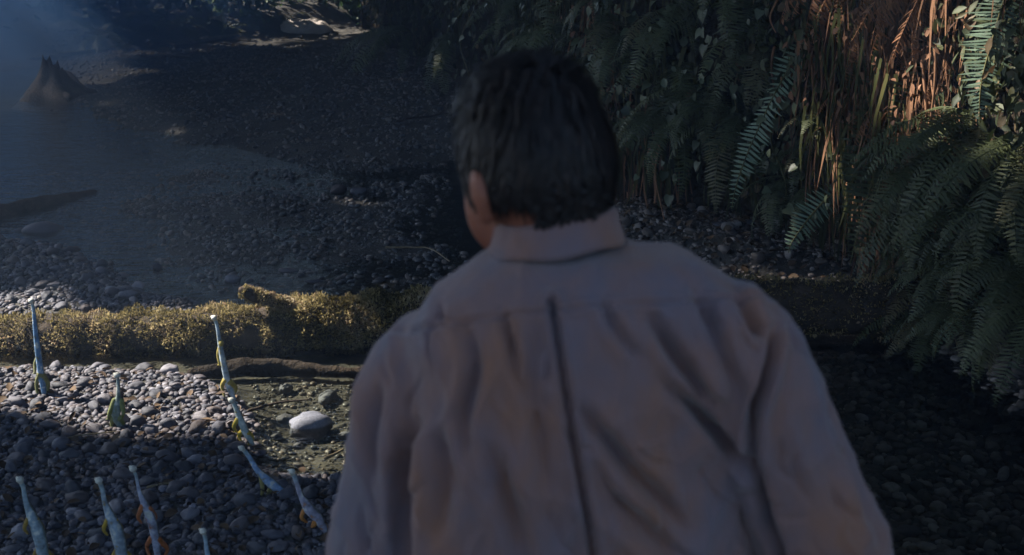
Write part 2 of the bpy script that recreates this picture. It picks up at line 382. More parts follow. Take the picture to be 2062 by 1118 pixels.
# ------------------------------------------------------------------ cliff
cs = resample(cliff_line, 220); cz = np.concatenate([np.arange(-.3, 4.0, .05), np.arange(4.0, 9.1, .25)])
ct = np.gradient(cs, axis=0); ct /= np.linalg.norm(ct, axis=1)[:, None]; cn = np.stack([-ct[:, 1], ct[:, 0]], 1)   # outward = towards the stream (left / camera)
if cn[100][0] > 0: cn = -cn
def cliff_off(i, z):
    x, y = cs[i]
    o = .16 * fbm((x, y, z), .9) + .09 * fbm((x + 9, y, z), 2.6) + .03 * fbm((x, y, z), 8)
    o += .12 * smooth01((z - .35) / .6) - .10 * smooth01((z - 3.0) / 5)
    return o
cp = np.zeros((len(cz), len(cs), 3))
for j, z in enumerate(cz):
    for i in range(len(cs)):
        o = cliff_off(i, z); cp[j, i] = (cs[i, 0] + cn[i, 0] * o, cs[i, 1] + cn[i, 1] * o, z)
back = cp[-1].copy(); back[:, 0] += 14; back[:, 2] += 2
allc = np.concatenate([cp.reshape(-1, 3), back]); m_ = len(cs); nr = len(cz) + 1
ii = (np.arange(nr - 1)[:, None] * m_ + np.arange(m_ - 1)[None]).ravel()
link('cliff', npmesh('cliff', allc, [np.stack([ii, ii + 1, ii + 1 + m_, ii + m_], 1)]), M['cliff'], kind='structure', label='steep dark earth cliff behind the ferns')
def wall_at(s, z):
    """point on the cliff and outward normal, s in 0..1 along it"""
    f = s * (len(cs) - 1); i = int(min(max(f, 0), len(cs) - 2)); o = cliff_off(i, z); n = cn[i]
    p = cs[i] * (1 - (f - i)) + cs[i+1] * (f - i)
    return np.array([p[0] + n[0] * o, p[1] + n[1] * o, z]), np.array([n[0], n[1], 0.0])
def wall_px(px, py, out=0.0):
    """where the sight line of a photograph pixel meets the cliff, moved out from it"""
    d = ray(px, py); best = None
    for i in range(len(cs) - 1):
        a, b = cs[i] + cn[i] * .15, cs[i+1] + cn[i+1] * .15; e = b - a
        den = d[0] * e[1] - d[1] * e[0]
        if abs(den) < 1e-9: continue
        t = (a[0] * e[1] - a[1] * e[0]) / den; u = (a[0] * d[1] - a[1] * d[0]) / den
        if t > .5 and 0 <= u <= 1 and (best is None or t < best[0]): best = (t, i)
    if best is None: best = (6.0, 60)
    t, i = best; n = np.array([cn[i][0], cn[i][1], 0]); return CAM + d * t + n * out, n

# ------------------------------------------------------------------ stones
def stone_vf(seed, sub, flat):
    V, F = ico(sub); r = np.random.default_rng(seed); off = r.uniform(0, 50, 3)
    d = np.array([1 + .32 * noise.noise(Vector(v * .9 + off)) + .16 * noise.noise(Vector(v * 1.9 + off)) + .05 * noise.noise(Vector(v * 4 + off)) for v in V])
    V = V * d[:, None] * np.array([1, r.uniform(.62, .92), flat * r.uniform(.8, 1.15)])
    return V, F
st_hi = [stone_vf(s, 3, .55) for s in range(14)]
st_lo = [stone_vf(100 + s, 2, .55) for s in range(10)]
st_xs = [stone_vf(200 + s, 1, .55) for s in range(8)]
st_me = [npmesh('stone', V, [F]) for V, F in st_hi]
warm_me = [m.copy() for m in st_me]
for m in st_me: m.materials.append(M['stone'])
for m in warm_me: m.materials.append(M['warm_stone'])
def put_stone(P, r, yaw=None, k=None, sc=(1, 1, 1), tilt=.2, sink=.3, name='stone', **kw):
    o = bpy.data.objects.new(name, st_me[random.randrange(14) if k is None else k]); col.objects.link(o)
    z = max(gz(P[0], P[1]), -.08)
    o.location = (P[0], P[1], z + r * .55 * sc[2] * (1 - sink))
    o.rotation_euler = (random.uniform(-tilt, tilt), random.uniform(-tilt, tilt), random.uniform(0, 6.28) if yaw is None else yaw)
    o.scale = (r * sc[0], r * sc[1], r * sc[2]); return tag(o, **kw)
# single stones that stand out: px centre of foot, half width px
named = [
 (625, 852, 45, (1, 1.0, 1.45), .2, 'large rounded pale grey stone standing in the brown shallows beside the gravel', None),
 (660, 782, 32, (1.05, .75, .75), 1.4, 'long flat pale stone lying in shallow water under the mossy log', None),
 (575, 770, 15, (1, 1, 1.2), .5, 'small white rounded stone close under the thin lower log', None),
 (572, 823, 17, (1, .9, 1.0), .3, 'small dark stone with a bright wet end left of the large grey stone', None),
 (597, 874, 10, (1, .9, 1.1), .3, 'little dark stone just below the large grey stone', None),
 (692, 858, 17, (1, .8, .8), .2, 'pale stone right of the large grey stone, beside the shirt', None),
 (556, 862, 12, (1, 1, 1.2), .8, 'lumpy dark stone lower left of the large grey stone', None),
 (465, 908, 14, (1, 1, 1.3), .8, 'upright blue-grey stone at the end of the gravel beside the water', None),
 (522, 912, 16, (1, 1, 1.0), .8, 'blue-grey stone in the water right of the gravel edge', None),
 (468, 566, 17, (1, .8, .9), .2, 'rounded pale stone behind the mossy branch stub', None),
 (90, 462, 36, (1.2, .9, .9), .1, 'broad reddish brown rock at the water edge beside the dark sunken log', None),
 (40, 462, 18, (1, .9, 1.2), .6, 'small ochre rock left of the broad reddish rock', None),
 (172, 462, 17, (1, .9, 1.0), 1.6, 'grey-brown rock right of the broad reddish rock', None),
 (683, 385, 17, (1, .8, 1.1), .6, 'brown rock in the mid stream with a small bright spot', None),
 (722, 388, 18, (1, .8, .9), .6, 'dark wet rock right of the brown mid stream rock', None),
 (228, 612, 15, (1, .9, 1.2), .6, 'pale rounded stone on the gravel spit behind the log', None),
 (260, 618, 20, (1, .8, .8), .3, 'flat grey stone beside the pale stone behind the log', None),
 (318, 540, 11, (.8, .8, 1.8), .3, 'small upright stone standing alone in the shallow stream', None),
 (580, 545, 22, (1, .7, .5), .1, 'flat tan stone just under the water surface in the stream', None),
 (635, 570, 20, (1, .7, .5), .1, 'low tan stone under water left of the shoulder', None),
 (1830, 1050, 28, (1, .7, .8), .2, 'flat grey stone in the dark shallows below the sleeve', None),
 (1355, 430, 18, (1, .8, .9), .2, 'grey stone at the foot of the ferns right of the head', None),
 (1510, 490, 10, (1, .8, .9), .2, 'pale stone on the right bank above the shoulder', None),
 (1625, 500, 12, (1, .7, .7), .2, 'white flat stone on the right bank under the long frond', None),
 (1450, 497, 15, (1, .7, .7), .2, 'grey-brown stone in the middle of the right bank', None),
]
taken = []
for px, py, hw, sc, yaw, lab, g in named:
    P = G(px, py, .0); r = hw * np.linalg.norm(P - CAM) / FPX
    o = put_stone(P, r, yaw, (5 if 'large rounded' in lab else None), sc, .1, (.5 if 'large rounded' in lab else .25), label=lab, cat='stone')
    if ('pale' in lab or 'white' in lab) and 'spit' not in lab:
        o.data = o.data.copy(); o.data.materials.clear(); o.data.materials.append(M['pale_stone']); taken.append((P[0], P[1], r))
# gravel fields: uniform over photo area so that pieces show; the largest become stones of their own
def field(poly_px, n, rmin, rmax, seed):
    r_ = np.random.default_rng(seed); poly = np.array(poly_px); out = []
    W = gpoly(poly_px); W = np.array(W); lo, hi = W.min(0), W.max(0)
    P = r_.uniform(lo, hi, (n * 4, 2)); P = P[poly_sd(P, W) > 0][:n]
    rad = rmin * (rmax / rmin) ** (r_.random(len(P)) ** 1.9)
    return P, rad
zones = [
 ('near', [(-120, 748), (400, 760), (470, 790), (520, 850), (520, 930), (600, 960), (720, 975), (730, 1150), (-120, 1150)], 11500, .0045, .034, 1, 'small rounded grey pebble in the gravel in front of the mossy log', 'pebbles in front of the log', 120),
 ('spit', [(-120, 492), (120, 490), (230, 530), (300, 590), (400, 612), (380, 650), (-120, 650)], 4200, .006, .034, 2, 'grey-brown pebble on the gravel spit behind the mossy log', 'pebbles on the spit behind the log', 70),
 ('right', [(1200, 400), (1230, 480), (1500, 565), (1750, 600), (1880, 600), (1880, 400)], 4600, .006, .036, 3, 'brown-grey pebble on the bank at the foot of the ferns', 'pebbles on the right bank', 70),
]
for nm, pp, n, r0, r1, sd, lab, grp, nind in zones:
    P, rad = field(pp, n, r0, r1, sd)
    keep = np.ones(len(P), bool)
    for x, y, r in taken: keep &= np.hypot(P[:, 0] - x, P[:, 1] - y) > r * .9
    P, rad = P[keep], rad[keep]
    # thin out overlaps among the larger ones
    od = np.argsort(-rad); sel = []; 
    for i in od[:nind * 6]:
        if len(sel) >= nind: break
        if all((P[i, 0]-P[j, 0])**2 + (P[i, 1]-P[j, 1])**2 > (.85 * (rad[i]+rad[j]))**2 for j in sel): sel.append(i)
    for i in sel:
        o = put_stone(P[i], rad[i], None, None, (1, random.uniform(.8, 1.1), random.uniform(.8, 1.4)), .3, .35, name='pebble', label=lab, cat='pebble', group=grp)
        if nm == 'right': o.data = warm_me[random.randrange(14)]
    rest = np.ones(len(P), bool); rest[sel] = False
    for j in sel: rest &= ~((np.hypot(P[:, 0]-P[j, 0], P[:, 1]-P[j, 1]) < rad[j] * .7))
    P, rad = P[rest], np.minimum(rad[rest], .017); N = len(P)
    sc = rad[:, None] * rng.uniform(.75, 1.2, (N, 3)); nrm = np.stack([rng.normal(0, .25, N), rng.normal(0, .25, N), np.ones(N)], 1)
    Rm = frame_rot(nrm, rng.uniform(0, 6.28, N)) * sc[:, None, :]
    loc = np.stack([P[:, 0], P[:, 1], ground_z(P) + rad * .3], 1)
    link('gravel', scatter('gravel', st_lo + st_xs, np.where(rad > .009, rng.integers(0, 10, N), rng.integers(10, 18, N)), Rm, loc, rng.random(N)), M['warm_gravel' if nm == 'right' else 'gravel'], kind='stuff', cat='gravel',
         label={'near': 'loose grey gravel in front of the mossy log', 'spit': 'loose gravel of the spit behind the mossy log', 'right': 'loose gravel and litter on the bank under the ferns'}[nm])
# bed stones under water and far bar
for nm, pp, n, r0, r1, sd, lab in (
   ('bed', [(-150, 330), (400, 330), (900, 330), (960, 620), (-150, 620)], 9000, .005, .026, 11, 'dark wet stones of the stream bed in the middle distance'),
   ('bed', [(500, 745), (1100, 745), (1100, 1000), (500, 1000)], 1500, .005, .02, 12, 'small wet stones under the brown shallows beside the large grey stone'),
   ('bed', [(1500, 690), (2150, 690), (2250, 1180), (1500, 1180)], 3600, .008, .034, 13, 'dark wet stones under the shallows on the right'),
   ('bed', [(80, 105), (1000, 90), (1050, 350), (400, 345), (200, 290)], 8000, .006, .028, 14, 'dark gravel of the far bar')):
    P, rad = field(pp, n, r0, r1, sd); N = len(P)
    sc = rad[:, None] * rng.uniform(.75, 1.2, (N, 3)); nrm = np.stack([rng.normal(0, .25, N), rng.normal(0, .25, N), np.ones(N)], 1)
    Rm = frame_rot(nrm, rng.uniform(0, 6.28, N)) * sc[:, None, :]
    loc = np.stack([P[:, 0], P[:, 1], ground_z(P) + rad * .2], 1)
    link('stream_bed_stones', scatter('bed', st_lo, rng.integers(0, 10, N), Rm, loc, rng.random(N)), M['warm_gravel' if 'right' in lab else 'wet_gravel'], kind='stuff', label=lab, cat='gravel')  # right shallows take the lightened gravel because little light reaches them
# bright little stones strung along the far water edge
shore = [(103, 214), (112, 222), (128, 236), (140, 247), (160, 263), (172, 268), (186, 274), (240, 286), (292, 300), (322, 318), (590, 362), (430, 300), (470, 322)]
for px, py in shore:
    P = G(px, py); put_stone(P, .022 * random.uniform(.8, 1.4), sc=(1, .9, 1.2), sink=.1, name='pebble', label='small pale pebble at the far water edge below the stump', cat='pebble', group='pebbles along the far water edge')

# leaf litter and twigs on the ground
def leaf_vf(w=.5, tip=1.0, fold=.15):
    V = np.array([(0, 0, 0), (w*.32, .22, fold*.3), (0, .25, -.02), (-w*.32, .22, fold*.3), (w*.5, .5, fold*.35), (0, .52, -.04), (-w*.5, .5, fold*.35), (w*.3, .8, fold*.1), (0, .8, -.05), (-w*.3, .8, fold*.1), (0, tip, -.12)], float)
    F = np.array([(0, 1, 2), (0, 2, 3), (1, 4, 5), (1, 5, 2), (2, 5, 6), (2, 6, 3), (4, 7, 8), (4, 8, 5), (5, 8, 9), (5, 9, 6), (7, 10, 8), (8, 10, 9)])
    return V, F
leafs = [leaf_vf(.5), leaf_vf(.75, .95, .3), leaf_vf(.35, 1.05, .1)]
P, _ = field([(1200, 400), (1230, 480), (1500, 565), (1880, 610), (1880, 400)], 1500, .01, .02, 21); N = len(P)
nrm = np.stack([rng.normal(0, .45, N), rng.normal(0, .45, N), np.ones(N)], 1)
link('leaf_litter', scatter('litter', leafs, rng.integers(0, 3, N), frame_rot(nrm, rng.uniform(0, 6.28, N)) * rng.uniform(.025, .06, (N, 1, 1)), np.stack([P[:, 0], P[:, 1], ground_z(P) + .025], 1), rng.random(N), False), M['debris'], kind='stuff', label='dead leaf litter on the right bank', cat='litter')
P, _ = field([(-120, 755), (470, 790), (520, 900), (720, 980), (730, 1150), (-120, 1150)], 420, .01, .02, 22); N = len(P)
nrm = np.stack([rng.normal(0, .4, N), rng.normal(0, .4, N), np.ones(N)], 1)
link('leaf_litter', scatter('litter', leafs, rng.integers(0, 3, N), frame_rot(nrm, rng.uniform(0, 6.28, N)) * rng.uniform(.02, .05, (N, 1, 1)), np.stack([P[:, 0], P[:, 1], ground_z(P) + .022], 1), rng.random(N), False), M['debris'], kind='stuff', label='brown dead leaf scraps among the near gravel', cat='litter')
def twig(pts, r, label, mat='twig'):
    W = [G(px, py, .03 + 0) for px, py in pts]; W = resample(W, 12)
    W[:, 2] = np.maximum(ground_z(W[:, :2]), 0) + .02
    V, p = tube_vf(W, np.linspace(r, r * .5, 12), 6); link('twig', npmesh('twig', V, p), M[mat], label=label, cat='twig')
twig([(778, 497), (830, 497), (870, 500), (905, 522)], .006, 'thin pale bent twig in the stream left of the collar')
twig([(500, 822), (560, 806), (620, 800)], .006, 'thin dark twig in the brown shallows under the log', 'bark')
twig([(655, 917), (672, 910), (690, 900)], .007, 'short pale twig in the shallows beside the shirt')
twig([(120, 905), (170, 892), (235, 884)], .004, 'thin dry twig lying on the near gravel below the green-grey reptile')
twig([(300, 1010), (345, 1000), (380, 1012)], .004, 'short crooked twig on the dark near gravel')
twig([(800, 252), (880, 240), (920, 236)], .008, 'thin dark stick on the far gravel left of the hair', 'bark')

# ------------------------------------------------------------------ logs
def log_mesh(path, rad, n=28, rough=.12, seg=120, seed=0):
    path = resample(path, seg); rad = np.interp(np.linspace(0, 1, seg), np.linspace(0, 1, len(rad)), rad)
    V, p = tube_vf(path, rad, n); c = np.repeat(np.vstack([path[:1], path[:1], path, path[-1:], path[-1:]]), n, axis=0)
    W = V.copy()
    for i in range(len(c)):
        d = V[i] - c[i]; q = Vector((V[i][0] * .5 + seed, V[i][1], V[i][2]))
        W[i] = c[i] + d * (1 + rough * 1.2 * noise.noise(q * 4) + rough * noise.noise(q * 11) + rough * .6 * noise.noise(q * 26))
    return W, p, path, rad
lg = empty('mossy_log', tuple(G(400, 725)), label='fallen log thickly covered in sunlit yellow-green moss lying across the stream', cat='log')
def log_c(px, pyt, r): # axis point whose top edge shows at pyt
    Y = 5.62; p = PY(px, pyt, Y); return (p[0], Y, p[2] - r * 1.0)
lp = [log_c(-500, 668, .115), log_c(0, 640, .115), log_c(400, 622, .12), log_c(640, 606, .125), log_c(830, 602, .12), log_c(1200, 585, .125), log_c(1560, 568, .13), log_c(1840, 565, .12), log_c(2050, 560, .10)]
lp = np.array(lp); lp[:, 1] += np.array([-.0, 0, 0, .03, .06, .08, .06, .0, -.05])
LV, LP_, lpath, lrad = log_mesh(lp, [.10, .10, .108, .096, .11, .122, .108, .118, .104, .12, .125, .11, .12, .105, .09], 30, .14, 160, 3)
link('bark', npmesh('bark', LV, LP_), M['bark'], lg)
# moss: many small tufts standing on the upper and front sides
def moss_on(path, rad, n, seed, cover, size, lo=-1.0, hi=2.6, amp=.034):
    r_ = np.random.default_rng(seed); m = len(path); f = r_.uniform(0, m - 1.001, n); i = f.astype(int); u = (f - i)[:, None]
    c = path[i] * (1 - u) + path[i+1] * u; rr = rad[i]
    T = path[np.minimum(i+1, m-1)] - path[i]; T /= np.linalg.norm(T, axis=1)[:, None]
    sd_ = np.cross(T, np.array([0, 0, 1.0])); sd_ /= np.linalg.norm(sd_, axis=1)[:, None]; up = np.cross(sd_, T)
    sd_ = sd_ * np.where(sd_[:, 1:2] > 0, -1, 1)           # towards the camera side
    a = r_.uniform(lo, hi, n)                             # 0 = straight up, positive = towards the viewer side
    nrm = up * np.cos(a)[:, None] + sd_ * np.sin(a)[:, None]
    P = c + nrm * (rr * .96)[:, None]
    cl = np.array([noise.noise(Vector(p) * 6) + .6 * noise.noise(Vector(p) * 15) for p in P])
    lump = np.array([.42 + .75 * noise.noise(Vector(p) * 11) + .5 * noise.noise(Vector(p) * 26) + .3 * noise.noise(Vector(p) * 55) for p in P])
    keep = cl > cover + .35 * smooth01((a - 1.2) / 1.2); P, nrm, lump = P[keep], nrm[keep], lump[keep]; N = len(P)
    P = P + nrm * (np.clip(lump - .15, 0, 1) * amp)[:, None] * (.5 + r_.random((N, 1)))
    dirn = nrm + r_.normal(0, .75, (N, 3)) + np.array([0, 0, .15])
    Rm = frame_rot(dirn, r_.uniform(0, 6.28, N)); 
    Rm = Rm[:, :, [0, 2, 1]] * size * (.45 + 1.0 * r_.random((N, 1, 1)) ** 2.5)
    pt = np.array([noise.noise(Vector(q) * 7 + Vector((3, 8, 1))) + .5 * noise.noise(Vector(q) * 19) for q in P])
    tint = np.clip(.45 + .55 * pt + r_.normal(0, .16, N), 0, 1)
    return np.arange(N) % 2, Rm, P, tint
mossl = [leaf_vf(.55, 1.0, .4), leaf_vf(.35, 1.1, .3)]
w, Rm, Pm, ti = moss_on(lpath, lrad, 110000, 5, -.58, .014)
xi = to_px(Pm)[0]; k = (xi < 870) | (rng.random(len(xi)) < .25)
link('moss', scatter('moss', mossl, w[k], Rm[k], Pm[k], ti[k], False), M['moss'], lg, kind='stuff')
# branch stub with its own moss
sp = np.array([PY(580, 618, 5.60), PY(548, 606, 5.58), PY(512, 597, 5.56), PY(488, 584, 5.55)])
SV, SP, spath, srad = log_mesh(sp, [.026, .027, .026, .016], 14, .15, 30, 8)
br = link('branch_stub', npmesh('stub', SV, SP), M['bark'], lg)
w, Rm, Pm, ti = moss_on(spath, srad, 4000, 6, -.5, .012, -3.1, 3.1, .014)
o = link('moss', scatter('moss', mossl, w, Rm, Pm, np.clip(ti + .1, 0, 1), False), M['moss'], br, kind='stuff')
# bare grey patch of wood where the moss has come away
# thin lower log
l2 = np.array([G(385, 752), G(470, 746), G(560, 744), G(640, 746), G(735, 750), G(900, 755)]); l2[:, 2] = .004
V2, P2, _, _ = log_mesh(l2, [.015, .034, .038, .032, .04, .025], 20, .55, 150, 12)
link('thin_log', npmesh('thin_log', V2, P2), M['cliff'], label='thin half-sunken log lying close below the mossy log', cat='log')
# sunken dark log in the water on the left
l4 = np.array([G(-160, 455), G(0, 432), G(90, 412), G(190, 386)]); l4[:, 2] = [.0, .0, .0, -.01]
V4, P4, _, _ = log_mesh(l4, [.07, .065, .05, .025], 16, .15, 60, 15)
link('sunken_log', npmesh('sunken', V4, P4), M['bark'], label='dark waterlogged log lying in the stream at the left edge', cat='log')
# stump in the haze
sb = G(118, 192); sb[2] = gz(sb[0], sb[1])
su = empty('tree_stump', tuple(sb), label='dark broken tree stump with flared roots at the hazy far water edge', cat='stump')
Vst = []; nS = 36; hs = np.linspace(0, 1, 14)
for h in hs:
    for k in range(nS):
        t = 2 * math.pi * k / nS
        r = (.30 * (1 - h) ** 1.8 + .075) * (1 + .22 * math.sin(3 * t + 1) * (1 - h) + .10 * math.sin(5 * t) + .08 * noise.noise(Vector((math.cos(t) * 2, math.sin(t) * 2, h * 3))))
        r *= 1.25 if math.cos(t) > 0 else 1.0
        top = .33 * (1 - .30 * (0.5 + .5 * math.cos(t - .2)) + .18 * noise.noise(Vector((math.cos(t) * 3, math.sin(t) * 3, 9))))
        Vst.append((sb[0] + r * math.cos(t) - .03 + .0 * h, sb[1] + r * math.sin(t), sb[2] - .06 + h * (top + .06)))
Vst.append((sb[0] - .03, sb[1], sb[2] + .18))
Fq = [(i*nS+k, i*nS+(k+1) % nS, (i+1)*nS+(k+1) % nS, (i+1)*nS+k) for i in range(13) for k in range(nS)]
Ft = [(13*nS+k, 13*nS+(k+1) % nS, 14*nS) for k in range(nS)]
link('trunk', npmesh('stump', np.array(Vst), [np.array(Fq), np.array(Ft)]), M['bark'], su)
for pts in ([(60, 186), (80, 184), (100, 178)], [(190, 186), (165, 182), (135, 176)], [(140, 196), (128, 190), (118, 182)]):
    W = np.array([G(*q, .03) for q in pts]); W[-1, 2] = .12; W = resample(W, 10); V, p = tube_vf(W, np.linspace(.025, .06, 10), 8)
    link('root', npmesh('root', V, p), M['bark'], su)

# ------------------------------------------------------------------ ferns
def frond_vf(path, nrm, plen, npair=30, pw=.2, start=.08, sweep=.25, droop=.12, seed=0, jitter=.12, curl=0.0):
    """a sword fern frond: rachis and two rows of leaflets along a path"""
    r_ = np.random.default_rng(seed); path = np.asarray(path, float); n = len(path)
    L = np.concatenate([[0], np.cumsum(np.linalg.norm(np.diff(path, axis=0), axis=1))]); tot = L[-1]
    T = np.gradient(path, axis=0); T /= np.linalg.norm(T, axis=1)[:, None]
    nrm = np.broadcast_to(np.asarray(nrm, float), path.shape)
    S = np.cross(T, nrm); S /= np.linalg.norm(S, axis=1)[:, None] + 1e-9; Nn = np.cross(S, T)
    V, p = tube_vf(path, np.linspace(.0032, .0010, n) * (tot / .6), 4)
    Vs, quads = [], []
    off = 0; step = tot * (1 - start) / npair
    for j in range(npair):
        a = start + (1 - start) * (j + .5) / npair; d = a * tot
        c = np.array([np.interp(d, L, path[:, k]) for k in range(3)]); t = np.array([np.interp(d, L, T[:, k]) for k in range(3)])
        s = np.array([np.interp(d, L, S[:, k]) for k in range(3)]); m = np.array([np.interp(d, L, Nn[:, k]) for k in range(3)])
        prof = min(1, .55 + (a - start) * 2.2) * (1 - max(0, (a - .45) / .56) ** 1.7) + .03
        l = plen * prof
        for sg in (-1, 1):
            lj = l * (1 + r_.normal(0, jitter)); sw = sweep + r_.normal(0, .07); dr = droop + r_.normal(0, .08) + curl * r_.random()
            e = s * sg + t * sw - m * dr; e /= np.linalg.norm(e)
            w = min(step * .46, lj * pw) + .0008; 
            b0 = c + t * (r_.normal(0, .1) * step)
            tip = b0 + e * lj - m * (dr * lj * .4)
            q = [b0 - t * w * .55, b0 + t * w * .55, b0 + e * lj * .45 + t * w * .62 + m * .002, b0 + e * lj * .45 - t * w * .55, b0 + e * lj * .8 + t * w * .36 - m * dr * lj * .15, b0 + e * lj * .8 - t * w * .3 - m * dr * lj * .15, tip + t * w * .05, tip - t * w * .05]
            Vs += q; quads += [(off, off+1, off+2, off+3), (off+3, off+2, off+4, off+5), (off+5, off+4, off+6, off+7)]; off += 8
    return merge([(V, p), (np.array(Vs), [np.array(quads)])])
def arc_path(L, a0, a1, n=16, side=0.0):
    P = [np.zeros(3)]; 
    for i in range(n - 1):
        a = a0 + (a1 - a0) * (i / (n - 2)) ** .8; P.append(P[-1] + np.array([side * (i / n) * L / n, math.cos(a) * L / (n - 1), math.sin(a) * L / (n - 1)]))
    return np.array(P)
frv = []
for k in range(12):
    r_ = np.random.default_rng(300 + k); a0, a1 = r_.uniform(-.1, .6), r_.uniform(-1.65, -1.2)
    pth = arc_path(1.0, a0, a1, 16, r_.uniform(-.35, .35))
    T = np.gradient(pth, axis=0); T /= np.linalg.norm(T, axis=1)[:, None]
    nn = np.cross(np.cross(T, np.array([0, 1.0, .6])), T) * -1; nn = np.where((nn @ np.array([0, 1, 1.0]))[:, None] < 0, -nn, nn)
    nn = np.stack([np.zeros(16), -T[:, 2], T[:, 1]], 1)
    V, p = frond_vf(pth, nn, .115 * r_.uniform(.85, 1.25), 30, .26, .10, .25, .15, k)
    frv.append((V, p))
fern_me = [npmesh('frond', V, p, False) for V, p in frv]
for m in fern_me: m.materials.append(M['fern'])
dead_me = []
for k in range(6):
    pth = arc_path(1.0, -.5, -1.6, 16, .3 * (k - 2.5) / 3); T = np.gradient(pth, axis=0); T /= np.linalg.norm(T, axis=1)[:, None]
    V, p = frond_vf(pth, np.stack([np.zeros(16), -T[:, 2], T[:, 1]], 1), .10, 26, .2, .1, .9, .5, 50 + k, .3, 1.0)
    m = npmesh('frond', V, p, False); m.materials.append(M['fern_dead']); dead_me.append(m)
def fern(base, out, nf, L, label, group, meshes=fern_me, spread=1.25, name='fern', cat='fern', tiltmin=-.5, tiltmax=.5):
    e = empty(name, tuple(base), label=label, cat=cat, group=group)
    yaw0 = math.atan2(-out[0], out[1])
    for i in range(nf):
        o = bpy.data.objects.new('frond', random.choice(meshes)); col.objects.link(o); o.parent = e
        a = -spread + 2 * spread * (i + .5) / nf + random.uniform(-.15, .15)
        s = L * random.uniform(.7, 1.15); o.scale = (s, s, s)
        o.rotation_euler = Euler((random.uniform(tiltmin, tiltmax), random.uniform(-.35, .35), yaw0 + a), 'XYZ')
    return e
# fern plants on the cliff, by where they root
ORD = ['first', 'second', 'third', 'fourth', 'fifth', 'sixth', 'seventh', 'eighth', 'ninth', 'tenth', 'eleventh', 'twelfth', 'thirteenth', 'fourteenth', 'fifteenth', 'sixteenth']
def region_pts(n, x0, x1, y0, y1, mind):
    out = []; t = 0
    while len(out) < n and t < n * 60:
        t += 1; p = (random.uniform(x0, x1), random.uniform(y0, y1))
        if all((p[0]-q[0])**2 + (p[1]-q[1])**2 > mind**2 for q in out): out.append(p)
    return out
for reg, n, L, nf, lab, grp, mind in (
    ((830, 1180, -160, 150), 8, .70, 7, 'dim fern on the far cliff behind the head', 'ferns on the far cliff', 60),
    ((1180, 1560, -160, 250), 14, .52, 8, 'dark fern among the vine leaves right of the head', 'ferns among the vine leaves', 80),
    ((1560, 1700, 230, 420), 4, .34, 8, 'small low fern below the long hanging frond', 'low ferns by the right bank', 70),
    ((1900, 2130, 240, 440), 10, .50, 11, 'grey-green fern of the right edge clump', 'ferns of the right edge clump', 52),
    ((1880, 2130, 470, 640), 9, .36, 10, 'drooping fern low over the water at right edge', 'lower ferns of the right edge clump', 52)):
    for oi, (px, py) in enumerate(sorted(region_pts(n, *reg, mind))):
        p, nn = wall_px(px, py, random.uniform(-.02, .10)); fern(p, nn, nf, L * random.uniform(.8, 1.2), lab + ', ' + ORD[oi] + ' from the left', grp)
# off to the sides and above, the wall goes on
for k in range(26):
    p, nn = wall_at(random.uniform(.02, .72), random.uniform(1.9, 4.2))
    u, v, zc = to_px(p)
    if v > -250: continue
    fern(p, nn, 7, random.uniform(.45, .7), 'fern growing high on the cliff', 'ferns above the picture')
for oi, (px, py) in enumerate(sorted(region_pts(9, 1690, 1960, -130, 260, 55))):
    p, nn = wall_px(px, py, .04); fern(p, nn, 8, random.uniform(.28, .5), 'withered brown fern on the right part of the cliff, ' + ORD[oi] + ' from the left', 'withered ferns', dead_me, .9, 'dead_fern')
# single fronds that stand out
def px_frond(name, pts, wpx, label, mat, npair=32, out=.3, face=None, seed=0, twist=None, pw=.2, sweep=.25, droop=.1):
    mid = pts[len(pts)//2]; p, nn = wall_px(mid[0], mid[1], out); Y = p[1]
    W = resample(np.array([PY(a, b, Y) for a, b in pts]), 26); t = np.linspace(0, 1, 26)
    W += nn[None] * (.10 * np.sin(t * 2.2))[:, None]
    f = np.array([-.15, -1, .25]) if face is None else np.array(face, float)
    F = np.broadcast_to(f, W.shape).copy()
    if twist is not None:
        for i in range(26):
            a = np.interp(t[i], [q[0] for q in twist], [q[1] for q in twist]); ax = np.gradient(W, axis=0)[i]; ax /= np.linalg.norm(ax)
            F[i] = np.array(Matrix.Rotation(a, 3, Vector(ax)) @ Vector(f))
    pl = wpx * np.linalg.norm(p - CAM) / FPX
    V, pp = frond_vf(W, F, pl, npair, pw, .03, sweep, droop, seed)
    e = empty(name, tuple(W[0]), label=label, cat='fern frond')
    link('leaflets', npmesh('frond', V, pp, False), mat, e)
    rv, rp = tube_vf(W + np.array([0, -.002, 0]), np.linspace(.005, .0018, 26), 6)
    link('stem', npmesh('stem', rv, rp), M['stem'], e)
    return W
F1 = px_frond('fern_frond', [(1665, 35), (1640, 80), (1608, 130), (1580, 190), (1555, 250), (1530, 310), (1508, 370), (1496, 415)], 40, 'long pale twisted frond hanging down to the right bank', M['fern_pale_lit'], 44, .35, seed=1, twist=[(0, .1), (.34, .5), (.46, 1.25), (.56, .7), (1, 0)])
F2 = px_frond('fern_frond', [(2042, -60), (2038, 20), (2036, 90), (2030, 150), (2024, 200), (2016, 246)], 50, 'bright pale green frond hanging in the light at the right edge', M['fern_pale_lit'], 42, .85, seed=2, face=(-.5, -1, .3))
px_frond('fern_frond', [(1880, 60), (1872, 160), (1868, 260), (1862, 360), (1850, 450), (1835, 520)], 52, 'long dark frond hanging in front of the brown roots, right one', M['fern'], 40, .4, seed=3, pw=.14, droop=.02, sweep=.05)
px_frond('fern_frond', [(1850, 70), (1838, 150), (1820, 260), (1800, 350), (1775, 440), (1745, 530)], 58, 'long dark frond hanging in front of the brown roots, left one', M['fern'], 40, .42, seed=4, pw=.13, droop=.02, sweep=.05)
